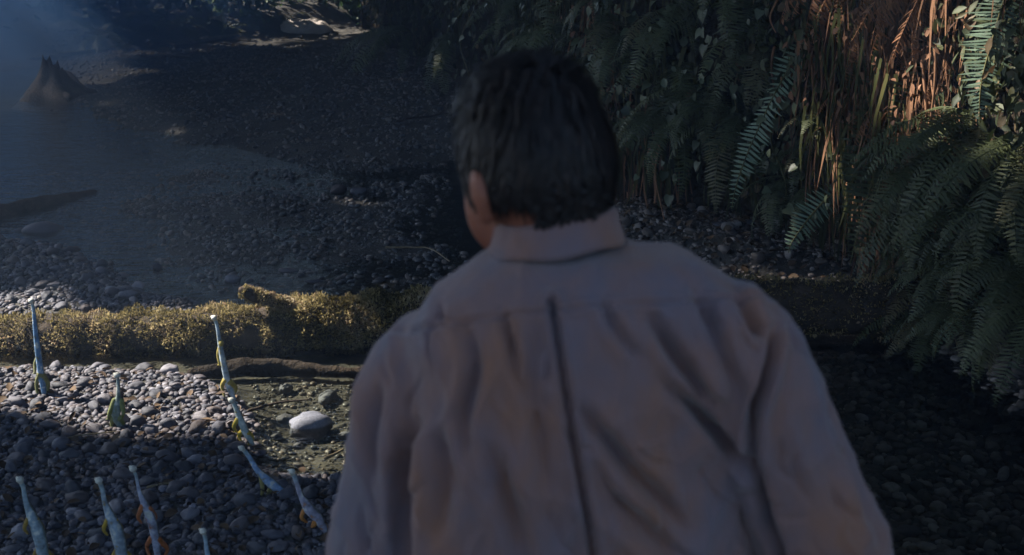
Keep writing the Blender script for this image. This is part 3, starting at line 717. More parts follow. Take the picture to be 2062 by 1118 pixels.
px_frond('fern_frond', [(1790, 160), (1775, 260), (1765, 350), (1750, 430)], 42, 'shorter dark frond hanging left of the two long dark fronds', M['fern'], 30, .36, seed=5, pw=.13, droop=.02, sweep=.05)
px_frond('fern_frond', [(1700, 375), (1680, 400), (1655, 440), (1630, 480), (1615, 505)], 32, 'broad short frond drooping onto the right bank', M['fern_pale_lit'], 22, .4, seed=6, pw=.3)
px_frond('fern_frond', [(1960, 575), (1910, 610), (1860, 650), (1810, 690)], 26, 'low pale frond tip reaching left over the dark water', M['fern_pale_lit'], 18, .45, seed=7, pw=.45)
px_frond('fern_frond', [(2010, 590), (1975, 630), (1945, 675), (1920, 718)], 22, 'low pale frond tip hanging straight down over the dark water', M['fern_pale_lit'], 18, .45, seed=8, pw=.45)
px_frond('fern_frond', [(2060, 250), (2000, 270), (1930, 310), (1860, 360)], 36, 'pale frond spreading left from the top of the right edge clump', M['fern_pale_lit'], 28, .5, seed=9, pw=.25)
px_frond('fern_frond', [(2080, 420), (2030, 460), (1985, 520), (1960, 570)], 44, 'wide frond in the middle of the right edge clump', M['fern'], 28, .5, seed=10, pw=.28)
px_frond('fern_frond', [(1250, 130), (1210, 160), (1180, 190), (1150, 230)], 40, 'dim frond behind the crown of the head', M['fern'], 24, .3, seed=11, pw=.25)
px_frond('fern_frond', [(1290, 210), (1275, 260), (1265, 300), (1262, 330)], 20, 'small hanging frond right of the head', M['fern'], 22, .3, seed=12, pw=.25)
px_frond('fern_frond', [(1430, -10), (1400, 30), (1360, 60), (1320, 110)], 36, 'dim frond high above the right shoulder', M['fern'], 24, .3, seed=13, pw=.25)

# leafy vines: stem and single leaves
heart = np.array([(0, 0, 0), (.42, -.10, .06), (.52, .25, .10), (0, .22, -.03), (-.42, -.10, .06), (-.52, .25, .10), (.32, .62, .04), (0, .6, -.06), (-.32, .62, .04), (0, 1.05, -.2)], float)
heartF = np.array([(0, 1, 2), (0, 2, 3), (0, 5, 4), (0, 3, 5), (2, 6, 7), (2, 7, 3), (3, 7, 8), (3, 8, 5), (6, 9, 7), (7, 9, 8)])
heart_me = npmesh('leaf', heart, [heartF], False); heart_me.materials.append(M['ivy'])
oval_me = npmesh('leaf', leafs[1][0], [leafs[1][1]], False); oval_me.materials.append(M['ivy'])
vines = [((1190, -20), (1210, 260)), ((1290, -30), (1260, 330)), ((1350, -10), (1340, 300)), ((1420, 20), (1400, 330)), ((1480, -20), (1450, 300)), ((1545, 40), (1500, 260)), ((1590, 180), (1600, 400)), ((1120, -40), (1090, 120)), ((1660, 180), (1700, 420)), ((980, -60), (960, 150))]
vines.sort()
for vi, (a, b) in enumerate(vines):
    W = []
    for t in np.linspace(0, 1, 14):
        p, nn = wall_px(a[0] + (b[0]-a[0]) * t + 14 * math.sin(t * 7 + vi), a[1] + (b[1]-a[1]) * t, .10); W.append(p)
    W = np.array(W); e = empty('leafy_vine', tuple(W[0]), label=('dark green heart-leaved vine right of the head, %s from the left' % ORD[vi - 2]) if a[0] > 1150 else 'dim leafy vine hanging on the cliff behind the head, %s one' % ('left', 'right')[vi], cat='vine', group='vines right of the head' if a[0] > 1150 else 'vines behind the head')
    V, p = tube_vf(resample(W, 40), .004, 5); link('stem', npmesh('stem', V, p), M['stem'], e)
    for k in range(30):
        o = bpy.data.objects.new('leaf', heart_me if k % 3 else oval_me); col.objects.link(o); o.parent = e
        q = W[random.randrange(14)] + np.array([random.gauss(0, .09), random.gauss(0, .05), random.gauss(0, .08)]) + nn * random.uniform(0, .12)
        o.location = Vector(q) - Vector(W[0])
        f = nn + np.array([random.gauss(0, .45), random.gauss(0, .3), random.uniform(.1, .9)])
        s = random.uniform(.028, .062); o.scale = (s, s, s)
        z = Vector(f).normalized(); y = Vector((random.gauss(0, .5), random.gauss(0, .2), -1)); y = (y - z * y.dot(z)).normalized(); x = y.cross(z)
        o.rotation_euler = Matrix((x, y, z)).transposed().to_euler()
# small leaves covering the wall
def wall_cover(name, n, s0, s1, z0, z1, size, mat, variants, label, seed, thick=.12, hang=.8, maskf=None):
    r_ = np.random.default_rng(seed); loc, zz, up = [], [], []
    for _ in range(n):
        s, z = r_.uniform(s0, s1), r_.uniform(z0, z1); p, nn = wall_at(s, z)
        if maskf is not None and not maskf(p, r_): continue
        loc.append(p + nn * r_.uniform(0, thick)); zz.append(nn + r_.normal(0, .5 if hang < 2 else .3, 3) + np.array([0, 0, .3 if hang < 2 else -nn[2]])); up.append(0)
    loc, zz = np.array(loc), np.array(zz); N = len(loc); zz /= np.linalg.norm(zz, axis=1)[:, None]
    zz[:, 2] *= (1 if hang < 2 else .1); y = np.array([0, 0, -1.0]) * hang + r_.normal(0, .45, (N, 3)); y -= zz * np.sum(y * zz, axis=1)[:, None]; y /= np.linalg.norm(y, axis=1)[:, None]
    x = np.cross(y, zz); Rm = np.stack([x, y, zz], -1) * (size * r_.uniform(.5, 1.4, N))[:, None, None]
    link(name, scatter(name, variants, r_.integers(0, len(variants), N), Rm, loc, r_.random(N), False), mat, kind='stuff', label=label, cat='foliage')
pxmask_green = lambda p, r_: noise.noise(Vector(p) * 1.6) > -.15 and p[2] > .25 + .25 * noise.noise(Vector(p) * 2) and not (1690 < to_px(p)[0] < 1960 and -200 < to_px(p)[1] < 460 and r_.random() < .85)
wall_cover('cliff_foliage', 24000, .12, .8, .1, 3.2, .055, M['leafcover'], leafs, 'small dark leaves covering the cliff', 31, .16, .9, pxmask_green)
strip = np.array([(-.5, 0, 0), (.5, 0, 0), (-.4, .5, .8), (.4, .5, .8), (0, 1, 0)], float) * np.array([.035, 1, .06]); stripF = np.array([(0, 1, 3), (0, 3, 2), (2, 3, 4)])
strip2 = strip * np.array([1, 1, -1.5]) + np.array([0, 0, .01])
wall_cover('hanging_roots', 4200, .16, .62, .3, 3.2, .42, M['roots'], [(strip, stripF), (strip2, stripF)], 'curtain of fine brown roots hanging down the cliff', 32, .14, 3.0,
           lambda p, r_: (1640 < to_px(p)[0] < 1990) or noise.noise(Vector((p[0], p[1], p[2] * .3)) * 1.8) > .22)
wall_cover('hanging_moss', 8000, .30, .85, .3, 3.0, .30, M['hangmoss'], [(strip * np.array([1.6, 1, 1]), stripF), (strip2 * np.array([1.6, 1, 1]), stripF)], 'dull green moss hanging in strands on the far cliff', 33, .18, 2.5,
           lambda p, r_: noise.noise(Vector((p[0], p[1], p[2] * .4)) * 1.5) > -.1)
wall_cover('dry_fronds', 9000, .14, .62, .3, 3.2, .034, M['drybits'], leafs, 'crumpled brown dead leaflets clinging to the right part of the cliff', 34, .20, 1.2,
           lambda p, r_: 1620 < to_px(p)[0] < 2000 or noise.noise(Vector((p[0], p[1], p[2] * .3)) * 1.8) > .25)
# thicker hanging roots one can pick out
for ri, (px, y0, y1) in enumerate(sorted(((1612, 90, 250), (1372, 250, 430), (1690, 80, 420), (1735, 60, 330), (1760, 30, 420), (1820, -10, 300), (1935, 120, 470), (1955, 90, 400), (1610, -20, 60), (1850, -20, 200), (1900, -10, 160), (1790, 20, 200)))):
    pts = []
    for t in np.linspace(0, 1, 8):
        p, nn = wall_px(px + 9 * math.sin(t * 5 + px), y0 + (y1 - y0) * t, .17); pts.append(p)
    V, p = tube_vf(resample(pts, 24), np.linspace(.007, .003, 24), 6)
    link('hanging_root', npmesh('hanging_root', V, p, tint=np.full(len(V), random.uniform(.5, 1))), M['roots'], label=('thick brown root among the withered ferns, %s from the left' % ORD[ri - 3]) if px > 1620 else 'thin pale root hanging between the vine leaves, %s from the left' % ORD[ri], cat='root', group='roots among the withered ferns' if px > 1620 else 'roots between the vine leaves')

# ------------------------------------------------------------------ far bank plants
def shrub(base, r, h, n, size, label, group=None, trunk=True, name='shrub'):
    e = empty(name, tuple(base), label=label, cat='shrub', group=group); r_ = np.random.default_rng(int(abs(base[0]) * 1000) + n)
    if trunk:
        parts = []
        for k in range(5):
            a = r_.uniform(0, 6.28); q = np.array(base) + np.array([math.cos(a) * r * .5, math.sin(a) * r * .5, h * r_.uniform(.6, .95)])
            parts.append(tube_vf(resample([np.array(base) - [0, 0, .05], np.array(base) * .6 + q * .4 + [0, 0, .08], q], 8), np.linspace(.02, .006, 8), 5))
        V, p = merge(parts); link('stems', npmesh('stems', V, p), M['bark'], e)
    cl = r_.normal(0, 1, (14, 3)) * np.array([r * .5, r * .5, h * .25]) + np.array([0, 0, h * .55]); ci = r_.integers(0, 14, n)
    loc = cl[ci] + r_.normal(0, 1, (n, 3)) * np.array([r * .2, r * .2, h * .13]); loc[:, 2] = np.abs(loc[:, 2])
    Rm = rand_rot(n) * r_.uniform(size * .6, size * 1.4, (n, 1, 1))
    link('leaves', scatter('leaves', leafs, r_.integers(0, 3, n), Rm, loc + np.array(base), np.clip(r_.random(n) * .6 + .4 * r_.random(14)[ci], 0, 1), False), M['shrub'], e, kind='stuff')
def bankp(px, py):
    # follow the sight line to the sloping bank
    d = ray(px, py)
    for t in np.arange(8, 40, .05):
        p = CAM + d * t
        if p[2] < gz(p[0], p[1]): return p
    return CAM + d * 22
far_shrubs = [(490, 34, .5, .9, 700, .10, 'leafy shrub with one sunlit sprig at the top of the far bank'), (705, 30, .45, 1.1, 900, .10, 'bright yellow-green sunlit shrub beside the pale sand mound'),
              (645, 6, .6, 1.0, 800, .09, 'dark shrub behind the pale sand mound'), (400, 22, .5, .8, 700, .09, 'dark shrub behind the sunlit strip of the far bank'),
              (250, 30, .7, 1.2, 900, .10, 'hazy blue shrub on the far bank left of the ferns'), (120, 34, .8, 1.4, 900, .10, 'very hazy shrub on the far bank above the stump'),
              (540, 4, .5, .9, 600, .09, 'dark shrub between the sprig and the sand mound'), (755, 60, .45, .9, 700, .08, 'dark shrub at the foot of the far cliff')]
for px, py, r, h, n, s, lab in far_shrubs:
    b = bankp(px, py); shrub(b, r, h, n, s, lab)
for px, py, nf, L, lab in ((330, 62, 12, .75, 'spiky fern with upright fronds on the far bank'), (455, 62, 10, .55, 'small fern on the far bank below the sprig'), (575, 52, 5, .45, 'fern with one long pale frond left of the sand mound'), (200, 75, 10, .7, 'hazy fern on the far bank at the left')):
    b = bankp(px, py); fern(b + np.array([0, 0, .02]), np.array([0, -1.0, 0]), nf, L, lab, None, spread=3.0, tiltmin=.2, tiltmax=.9)
# pale mound of sand, sunlit
b = bankp(608, 62); V, F = ico(4); V = V.copy(); V = V * np.array([.34, .30, .13]); V[:, 2] += .04 * np.array([noise.noise(Vector(v) * 9) for v in V])
M['sand'] = simple('pale dry sand', [(.3, (.34, .29, .26)), (.7, (.50, .44, .40))], 12, .9, .5, .02, .2)
link('sand_mound', npmesh('sand_mound', V + b, [F]), M['sand'], label='pale sunlit mound of sand at the top of the far bank', cat='sand mound')
for px0, py0, px1, py1, lab in ((60, 122, 240, 100, 'thin pale pole standing in for a sunlit streak on the bank behind the stump'), (355, 92, 480, 74, 'thin pale pole standing in for a sunlit streak along the far bank crest'), (270, 122, 380, 116, 'short pale stick on the dark gravel right of the stump'), (565, 108, 650, 96, 'short pale stick on the dark gravel below the sand mound')):  # the two long pale poles stand in for sunlit streaks on the bank
    W = np.array([bankp(px0 + (px1-px0) * t, py0 + (py1-py0) * t) for t in np.linspace(0, 1, 7)]); W[:, 2] += .02
    V, p = tube_vf(resample(W, 24), np.interp(np.linspace(0, 1, 24), [0, .4, 1], [.012, .026, .012]), 8); link('pale_pole', npmesh('pole', V, p), M['driftwood'], label=lab, cat='driftwood')
# dense wood beyond the bank, with unseen tall leaves added for the water reflections
r_ = np.random.default_rng(77); n = 28000
wl = np.stack([r_.uniform(-22, 2, n), np.zeros(n), np.abs(r_.normal(0, 1.3, n))], 1); wl[:, 1] = np.interp(wl[:, 0], [q[0] for q in bank_line], [q[1] for q in bank_line]) + r_.uniform(2.4, 7, n)
wl[:, 2] += ground_z(wl[:, :2]); kk = wl[:, 2] > -1; far = r_.random(n) < .4; wl[far, 1] = r_.uniform(23, 30, far.sum()); wl[far, 2] = r_.uniform(.3, 7.5, far.sum())
xw = r_.random(n) < .45; wl[xw] = np.stack([r_.uniform(-8, 3, xw.sum()), r_.uniform(22, 29, xw.sum()), r_.uniform(.5, 10, xw.sum())], 1)  # high leaves added out of view to hide sky from the water's reflection
link('woodland', scatter('woodland', leafs, r_.integers(0, 3, n)[kk], (rand_rot(n) * r_.uniform(.10, .28, (n, 1, 1)))[kk], wl[kk], r_.random(n)[kk], False), M['shrub'], kind='stuff', label='dark undergrowth beyond the far bank with unseen tall leaves added to darken the water', cat='woodland')

# ------------------------------------------------------------------ unseen trees added to shade the stream and cut the sky light
st = np.array(SUN_TO)
patch1 = gpoly([(-700, 646), (0, 646), (470, 645), (600, 640), (850, 640), (870, 680), (780, 735), (740, 800), (735, 890), (560, 920), (420, 872), (300, 835), (0, 818), (-700, 812)])
streaks = [[bankp(50, 124)[:2], bankp(240, 101)[:2]], [bankp(355, 93)[:2], bankp(480, 75)[:2]], [bankp(560, 72)[:2], bankp(670, 48)[:2]]]
fT = [(F2[9], -.06, .97), (F2[17], -.10, .97), (F1[11], -.36, .97), (F1[4], -.38, .8), (wall_px(1830, 100, .2)[0], .05, .5), (wall_px(1770, 330, .2)[0], -.15, .6), (wall_px(1930, 200, .2)[0], -.2, .6), (bankp(700, 20) + np.array([0, 0, .3]), .5, .95), (bankp(490, 20) + np.array([0, 0, .4]), .25, .9), (bankp(310, 40) + np.array([0, 0, .3]), .15, .9), (bankp(608, 62), .35, .97), (np.array([-9.3, 15.5, .9]), 3.0, .99), (np.array([-6.6, 13.0, 1.0]), 1.4, .99)]
shore_w = [G(*q) for q in shore]
trees = [('shade_tree', (-10.0, 3.2), 'unseen leafy tree added on the left bank to shade the near stream'), ('shade_tree', (-14.5, 11.0), 'unseen leafy tree added on the left bank opposite the log for shade'), ('shade_tree', (-8.5, 23.0), 'unseen leafy tree added beyond the far bank for shade'), ('shade_tree', (-16.0, 24.0), 'unseen leafy tree added far back on the left for shade'), ('shade_tree', (-3.5, 27.0), 'unseen leafy tree added behind the far bank shrubs for shade'), ('shade_tree', (6.5, 4.0), 'unseen leafy tree added on the cliff at the right to cut sky light'), ('shade_tree', (6.0, 14.0), 'unseen leafy tree added on the far cliff to cut sky light'), ('shade_tree', (-7.0, -4.0), 'unseen leafy tree added on the left bank behind the man to cut sky light')]
n = 78000; r_ = np.random.default_rng(99)
lx = np.stack([r_.uniform(-22, 11, n), r_.uniform(-8, 30, n), r_.uniform(8.5, 13, n)], 1)
t = lx[:, 2] / st[2]; g = lx[:, :2] - st[None, :2] * t[:, None]
need = ((g[:, 0] > -7.5) & (g[:, 0] < 8.5) & (g[:, 1] > -1.5) & (g[:, 1] < 24)) | (r_.random(n) < np.where(lx[:, 0] > -2, .10, .5))
p1 = poly_sd(g + .10 * st[None, :2] / st[2], patch1) + .30 * np.array([noise.noise(Vector((a, b, 1)) * 2.2) for a, b in g])
need &= p1 < -.36  # crown leaves left out so sun reaches the log and gravel
for s in streaks:
    d, _ = seg_dist(g + .25 * st[None, :2] / st[2], s); need &= d > .30
for P, r, pr in fT:
    w = lx - P; tt = w @ st; d = np.linalg.norm(w - tt[:, None] * st, axis=1); need &= ~((d < r + (.36 if r > 1 else .55)) & (r_.random(n) < pr))
glade = (g[:, 0] < -3.9 - .35 * (12 - g[:, 1])) & (g[:, 1] > 8.0); need &= ~(glade & (r_.random(n) < .97))  # crowns opened here to let sun into the mist
lx = lx[need]; n = len(lx); own = np.argmin([np.hypot(lx[:, 0] - q[1][0], lx[:, 1] - q[1][1]) for q in trees], axis=0)
for k, (nm, xy, lab) in enumerate(trees):
    z0 = gz(*xy); e = empty(nm, (xy[0], xy[1], z0), label=lab, cat='tree')
    parts = [tube_vf(resample([(xy[0], xy[1], z0 - .2), (xy[0] + .15, xy[1], 5), (xy[0], xy[1] + .1, 11.5)], 20), np.linspace(.32, .08, 20), 12)]
    L = lx[own == k]
    for j in range(6):
        if len(L) < 5: break
        q = L[r_.integers(len(L))]; zb = r_.uniform(7.5, 9.5); parts.append(tube_vf(resample([(xy[0] + .1, xy[1], zb), (xy[0] * .5 + q[0] * .5, xy[1] * .5 + q[1] * .5, (zb + q[2]) * .5 + .7), tuple(q)], 12), np.linspace(.10, .02, 12), 7))
    V, p = merge(parts); link('trunk', npmesh('trunk', V, p), M['bark'], e)
    N = len(L); zz = r_.normal(0, .45, (N, 3)) + st
    if N: link('crown', scatter('crown', leafs[:2], r_.integers(0, 2, N), frame_rot(zz, r_.uniform(0, 6.28, N)) * r_.uniform(.34, .62, (N, 1, 1)), L, r_.random(N), False), M['canopy'], e, kind='stuff')

# ------------------------------------------------------------------ small long-necked reptiles
def reptile(pts, rads, foot_y, label, arms=(), legs=(), headk=1.0, arm_col=(.26, .19, .03), back=(.22, .36, .50), tail=None):
    """pts: spine from snout/head to tail in the photo, rads: half widths px; all in one upright plane at the feet's distance"""
    Y = G(pts[0][0], foot_y)[1]; s = Y / _ca / FPX * 1.0
    sp = resample(np.array([PY(a, b, Y) for a, b in pts]), 34); rr = np.interp(np.linspace(0, 1, 34), np.linspace(0, 1, len(rads)), rads) * s * .76
    hump = np.interp(np.linspace(0, 1, 34), [0, .1, .5, 1], [0, .008, .0, .0]); sp[:, 1] += hump
    parts = [tube_vf(sp, rr, 12)]; paths = [(sp, rr, 0)]
    h = sp[0]; dirh = sp[1] - sp[3]; dirh /= np.linalg.norm(dirh)
    # head: skull and snout turned a little to the left and away
    sk = 8.5 * s * headk; sn = h + np.array([-1.15 * sk, .9 * sk, .15 * sk])
    parts.append(ell_vf(h, (sk, sk * 1.1, sk * .9))); parts.append(tube_vf([h + (0, 0, .1 * sk), h * .5 + sn * .5, sn], [sk * .75, sk * .6, sk * .35], 10))
    paths.append((np.array([h + (0, 0, .2 * sk), sn]), None, 1))
    for A, rads_, c in [(a, (5.5, 4.6, 2.4), 2) for a in arms] + [(l, (8, 4.2, 2.4, 2.6), 2) for l in legs]:
        W = np.array([PY(q[0], q[1], Y) + np.array([0, q[2] if len(q) > 2 else 0, 0]) for q in A]); W = resample(W, 12)
        ra = np.interp(np.linspace(0, 1, 12), np.linspace(0, 1, len(rads_)), rads_) * s
        parts.append(tube_vf(W, ra, 8)); paths.append((W, ra, c))
        for da in (-.5, 0, .5):   # toes / fingers
            e = W[-1] + np.array([math.sin(da) * 8 * s - 3 * s, 5 * s * math.cos(da), -3 * s]); parts.append(tube_vf([W[-1], (W[-1] + e) / 2 + (0, 0, 1 * s), e], [1.5 * s, 1.3 * s, .9 * s], 6)); paths.append((np.array([W[-1], e]), None, c))
    V, p = merge(parts); me = remesh(V, p, max(.0016, 1.1 * s), 3, .5)
    V = getV(me); best = np.full(len(V), 1e9); lab = np.zeros(len(V), int); par = np.zeros(len(V))
    for pth, _, c in paths:
        d, pr = seg_dist(V, pth); ra = np.interp(pr, np.linspace(0, 1, len(_)), _) if _ is not None else 3 * s; d = d / ra + (.08 if c == 2 else 0); k = d < best; best[k] = d[k]; lab[k] = c; par[k] = pr[k]
    N = getN(me); C = np.zeros((len(V), 4)); C[:, 3] = 1
    backw = smooth01((-N[:, 1] + .15) / .7)[:, None]
    stripe = np.array([.5 + .5 * noise.noise(Vector(q) * 45) + .3 * noise.noise(Vector(q) * 120) for q in V])[:, None]
    flank = np.array([.13, .13, .06]); C[:, :3] = flank * (1 - backw) + (np.array(back) * .75 + .08) * backw * (.35 + 1.05 * stripe)
    wt = smooth01((stripe - .62) / .2) * backw; C[:, :3] = C[:, :3] * (1 - wt) + np.array([.50, .52, .48]) * wt
    yl = smooth01((.36 - stripe) / .2) * smooth01((N[:, 0:1] * -1 + .5) / .6); C[:, :3] = C[:, :3] * (1 - yl * .8) + np.array(arm_col) * yl * .8
    nk = smooth01((.22 - par) / .2)[:, None] * (lab == 0)[:, None]; C[:, :3] = C[:, :3] * (1 - nk) + np.array([.30, .40, .44]) * nk
    C[lab == 1, :3] = (.60, .57, .46); C[lab == 2, :3] = arm_col
    hd = np.linalg.norm(V - h, axis=1) < sk * 1.25; C[hd, :3] = (.55, .55, .48)
    a = me.attributes.new('paint', 'FLOAT_COLOR', 'POINT'); a.data.foreach_set('color', C.astype(np.float32).ravel())
    base = sp[-1].copy(); base[2] = gz(base[0], Y)
    e = empty('small_reptile', tuple(base), label=label, cat='reptile', group='small long-necked reptiles')
    link('body', me, M['reptile'], e)
    for sg in (-1, 1):
        Ve, Fe = ico(2); link('eye', npmesh('eye', Ve * sk * .22 + (h + np.array([sg * sk * .78 - .2 * sk, .45 * sk, .25 * sk])), [Fe]), M['hair'], e)
reptile([(63, 606), (67, 630), (71, 665), (77, 710), (83, 755), (88, 790), (92, 815)], [4, 5, 7, 9, 9, 6, 2.5], 822, 'tall slim blue-backed reptile stretched upright in front of the log at the far left', [((79, 715, .01), (68, 735, .02), (70, 752, .0))], [((82, 752), (72, 775, .01), (76, 800), (74, 820)), ((84, 755), (96, 778, .01), (90, 800), (97, 822))], .7, (.16, .16, .06), (.06, .22, .45))
reptile([(236, 756), (237, 775), (238, 795), (236, 822), (234, 842), (246, 866), (258, 884)], [4.5, 5, 6, 12, 11, 5, 2], 884, 'small green-grey reptile standing on the gravel below the log', [((230, 806), (222, 830, -.01), (218, 844)), ((245, 806), (250, 828, -.01), (246, 842))], [((230, 840), (224, 858, .01), (231, 870), (226, 884)), ((240, 842), (246, 858, .01), (240, 872), (243, 886))], .85, (.17, .19, .06), (.20, .28, .24))
reptile([(431, 640), (437, 660), (444, 700), (453, 745), (461, 778), (470, 800), (478, 812)], [5, 5, 7, 9, 9, 6, 3], 818, 'tall pale-backed reptile stretched upright in front of the middle of the log', [((446, 690, .0), (439, 715, .01), (442, 735))], [((455, 765), (446, 780, .01), (452, 800), (446, 816)), ((462, 770), (474, 785, .01), (466, 803), (472, 818))], .7, (.30, .24, .05), (.34, .46, .55))
reptile([(466, 806), (474, 822), (484, 846), (494, 868), (505, 888), (514, 902)], [5, 7, 10, 11, 7, 3], 905, 'yellow-limbed pale reptile at the gravel edge below the tall pale one', [((480, 842), (472, 856, -.01), (476, 870))], [((492, 866), (480, 880, .01), (487, 893), (481, 906)), ((498, 872), (508, 886, .01), (500, 896), (505, 907))], .8, (.40, .30, .03), (.42, .52, .50))
reptile([(487, 903), (503, 925), (520, 950), (545, 972), (570, 992), (592, 1010), (606, 1022)], [6, 7, 9, 14, 12, 7, 3], 1035, 'crouched blue-backed reptile running down across the gravel beside the water', [((525, 958), (530, 985, -.01), (524, 1000))], [((548, 980), (538, 1002, .01), (556, 1015), (562, 1034)), ((556, 985), (570, 1012, .01), (562, 1024), (576, 1038))], .8, (.22, .20, .07), (.20, .36, .62))
reptile([(588, 950), (597, 975), (606, 1000), (622, 1024), (640, 1044), (656, 1072), (668, 1100)], [6, 7, 8, 16, 15, 8, 3], 1100, 'pinkish reptile with orange forelimbs close beside the shirt', [((618, 1018), (608, 1038, -.01), (618, 1052)), ((628, 1024), (636, 1050, -.01), (628, 1062))], [((640, 1044), (628, 1068, .01), (642, 1086), (634, 1104)), ((646, 1050), (660, 1075, .01), (650, 1090), (658, 1106))], .85, (.42, .17, .03), (.34, .33, .46))
for (x0, y0, lab, ac, bk) in ((40, 966, 'blue-grey reptile with raised neck at the bottom left corner', (.26, .17, .02), (.24, .36, .44)), (199, 968, 'blue-grey reptile with raised neck, middle one of the three at bottom left', (.32, .22, .02), (.28, .38, .48)), (268, 944, 'slimmer pinkish-blue reptile, right one of the three at bottom left', (.34, .11, .03), (.36, .40, .56))):
    w = .72 if x0 == 268 else 1.0
    reptile([(x0, y0), (x0+6, y0+22), (x0+12, y0+48), (x0+24, y0+75), (x0+37, y0+105), (x0+45, y0+140), (x0+50, y0+175), (x0+58, y0+205), (x0+66, y0+228)], [7*w, 6.5*w, 8*w, 15*w, 19*w, 17*w, 13*w, 7*w, 3*w], y0+212, lab,
            [((x0+20, y0+72), (x0+13, y0+92, -.015), (x0+19, y0+106, -.01)), ((x0+34, y0+80), (x0+42, y0+104, .02), (x0+34, y0+118, .03))],
            [((x0+38, y0+140), (x0+24, y0+165, .02), (x0+38, y0+188), (x0+30, y0+212)), ((x0+50, y0+142), (x0+66, y0+170, .02), (x0+54, y0+190), (x0+60, y0+214))], .95, ac, bk)
reptile([(409, 1070), (413, 1092), (418, 1120), (428, 1150), (436, 1180), (444, 1220), (452, 1250), (458, 1275)], [6, 6, 8, 14, 17, 13, 6, 3], 1278, 'reptile of which only the pale blue neck shows at the bottom edge', [((424, 1145), (414, 1165, -.01), (420, 1180))], [((436, 1190), (422, 1225, .02), (434, 1250), (426, 1280)), ((446, 1192), (460, 1228, .02), (450, 1252), (456, 1280))], .9, (.26, .19, .03), (.24, .38, .52))

# ------------------------------------------------------------------ the man
YM = 1.50; SM = 1.0
def W_(px, py, dy=0.0):
    return PY(px, py, YM + dy)
man = empty('person', (.08, YM, gz(.08, YM)), label='man seen from behind in a loose khaki-grey shirt, dark hair, looking down to the left', cat='person')
gm = gz(.08, YM)
hc = W_(1082, 338) + np.array([0, .035, 0])                      # head centre
Rh = np.array(Euler((R(-14), R(-5), R(31)), 'XYZ').to_matrix())     # face turned left and down
def H(v): return hc + Rh @ np.array(v)
bp = []
bp.append(ell_vf(hc, (.072, .091, .100), Rh)); bp.append(ell_vf(H((0, .035, -.06)), (.066, .066, .066), Rh)); bp.append(ell_vf(H((-.045, .045, -.045)), (.028, .035, .050), Rh)); bp.append(ell_vf(H((.045, .045, -.045)), (.028, .035, .050), Rh))
bp.append(ell_vf(H((0, .075, -.108)), (.030, .028, .024), Rh)); bp.append(tube_vf([H((0, .092, -.005)), H((0, .112, -.035)), H((0, .106, -.045))], [.010, .015, .012], 10))
bp.append(tube_vf([H((-.025, .094, -.078)), H((0, .102, -.076)), H((.025, .094, -.078))], [.006, .008, .006], 8)); bp.append(tube_vf([H((-.05, .082, .022)), H((0, .095, .024)), H((.05, .082, .022))], [.008, .010, .008], 8))
for sg in (-1, 1):
    bp.append(ell_vf(H((sg * .082, -.008, -.018)), (.009, .017, .028), Rh)); bp.append(ell_vf(H((sg * .078, -.004, -.045)), (.009, .012, .012), Rh))
neck0 = W_(1105, 520) + np.array([0, .015, -.02])
bp.append(tube_vf([H((0, -.01, -.06)), (hc * .4 + neck0 * .6), neck0, neck0 + np.array([.02, 0, -.06])], [.055, .055, .062, .08], 16))
# torso sections: (px left, px right, py, half depth)
def sec(l, r, py, hd, yaw=0.0, dy=0.0, pad=0.0):
    a, b = W_(l, py, dy), W_(r, py, dy); c = (a + b) / 2; return (tuple(c), (b[0] - a[0]) / 2 + pad, hd + pad, yaw)
ywm = R(10)
tors = [sec(1040, 1215, 475, .06), sec(1000, 1290, 500, .07), sec(950, 1410, 525, .085, ywm), sec(903, 1475, 560, .10, ywm), sec(856, 1515, 605, .112, ywm), sec(815, 1530, 660, .12, ywm), sec(820, 1535, 720, .125, ywm), sec(812, 1520, 830, .128, ywm), sec(808, 1510, 950, .126, ywm), sec(805, 1522, 1080, .122, ywm), sec(810, 1540, 1220, .120, ywm), sec(815, 1550, 1400, .124, ywm), sec(820, 1560, 1560, .126, ywm)]
shl, shr = W_(872, 762, .02), W_(1476, 712, -.02)
elL, elR = W_(768, 1150, .03), W_(1672, 1130, -.01)
wrL, wrR = elL + np.array([.05, .14, -.20]), elR + np.array([.03, .09, -.23])
inset = [((c[0], c[1] + .01, c[2]), max(a - .04, .03), max(b - .04, .03), y) for c, a, b, y in tors]
bp.append(loft_vf(inset, 28))
hipz = inset[-1][0][2]; hx = inset[-1][0][0]
for sh, el, wr, sg in ((shl, elL, wrL, -1), (shr, elR, wrR, 1)):
    bp.append(tube_vf([sh, sh * .5 + el * .5, el], [.046, .042, .036], 14)); bp.append(tube_vf([el, el * .5 + wr * .5, wr], [.040, .035, .026], 14))
    d = (wr - el) / np.linalg.norm(wr - el); fw = np.array([0, 1.0, 0]); fw -= d * (fw @ d); fw /= np.linalg.norm(fw); pn = np.cross(d, fw)
    palm = wr + d * .05; Rp = np.stack([pn, fw, d], 1); bp.append(ell_vf(palm, (.017, .040, .052), Rp))
    for f, (o_, ln) in enumerate(((.030, .070), (.010, .080), (-.011, .074), (-.031, .058))):
        a = wr + d * .088 + fw * o_; b = a + d * ln * .5 - pn * sg * .006; c = b + d * ln * .42 - pn * sg * .024
        bp.append(tube_vf([a - d * .02, a, b, c], [.0095, .0092, .0085, .0075], 10))
    a = wr + d * .03 + fw * .034; bp.append(tube_vf([a, a + d * .03 + fw * .025 - pn * sg * .01, a + d * .062 + fw * .032 - pn * sg * .022], [.013, .011, .009], 10))
ft = []
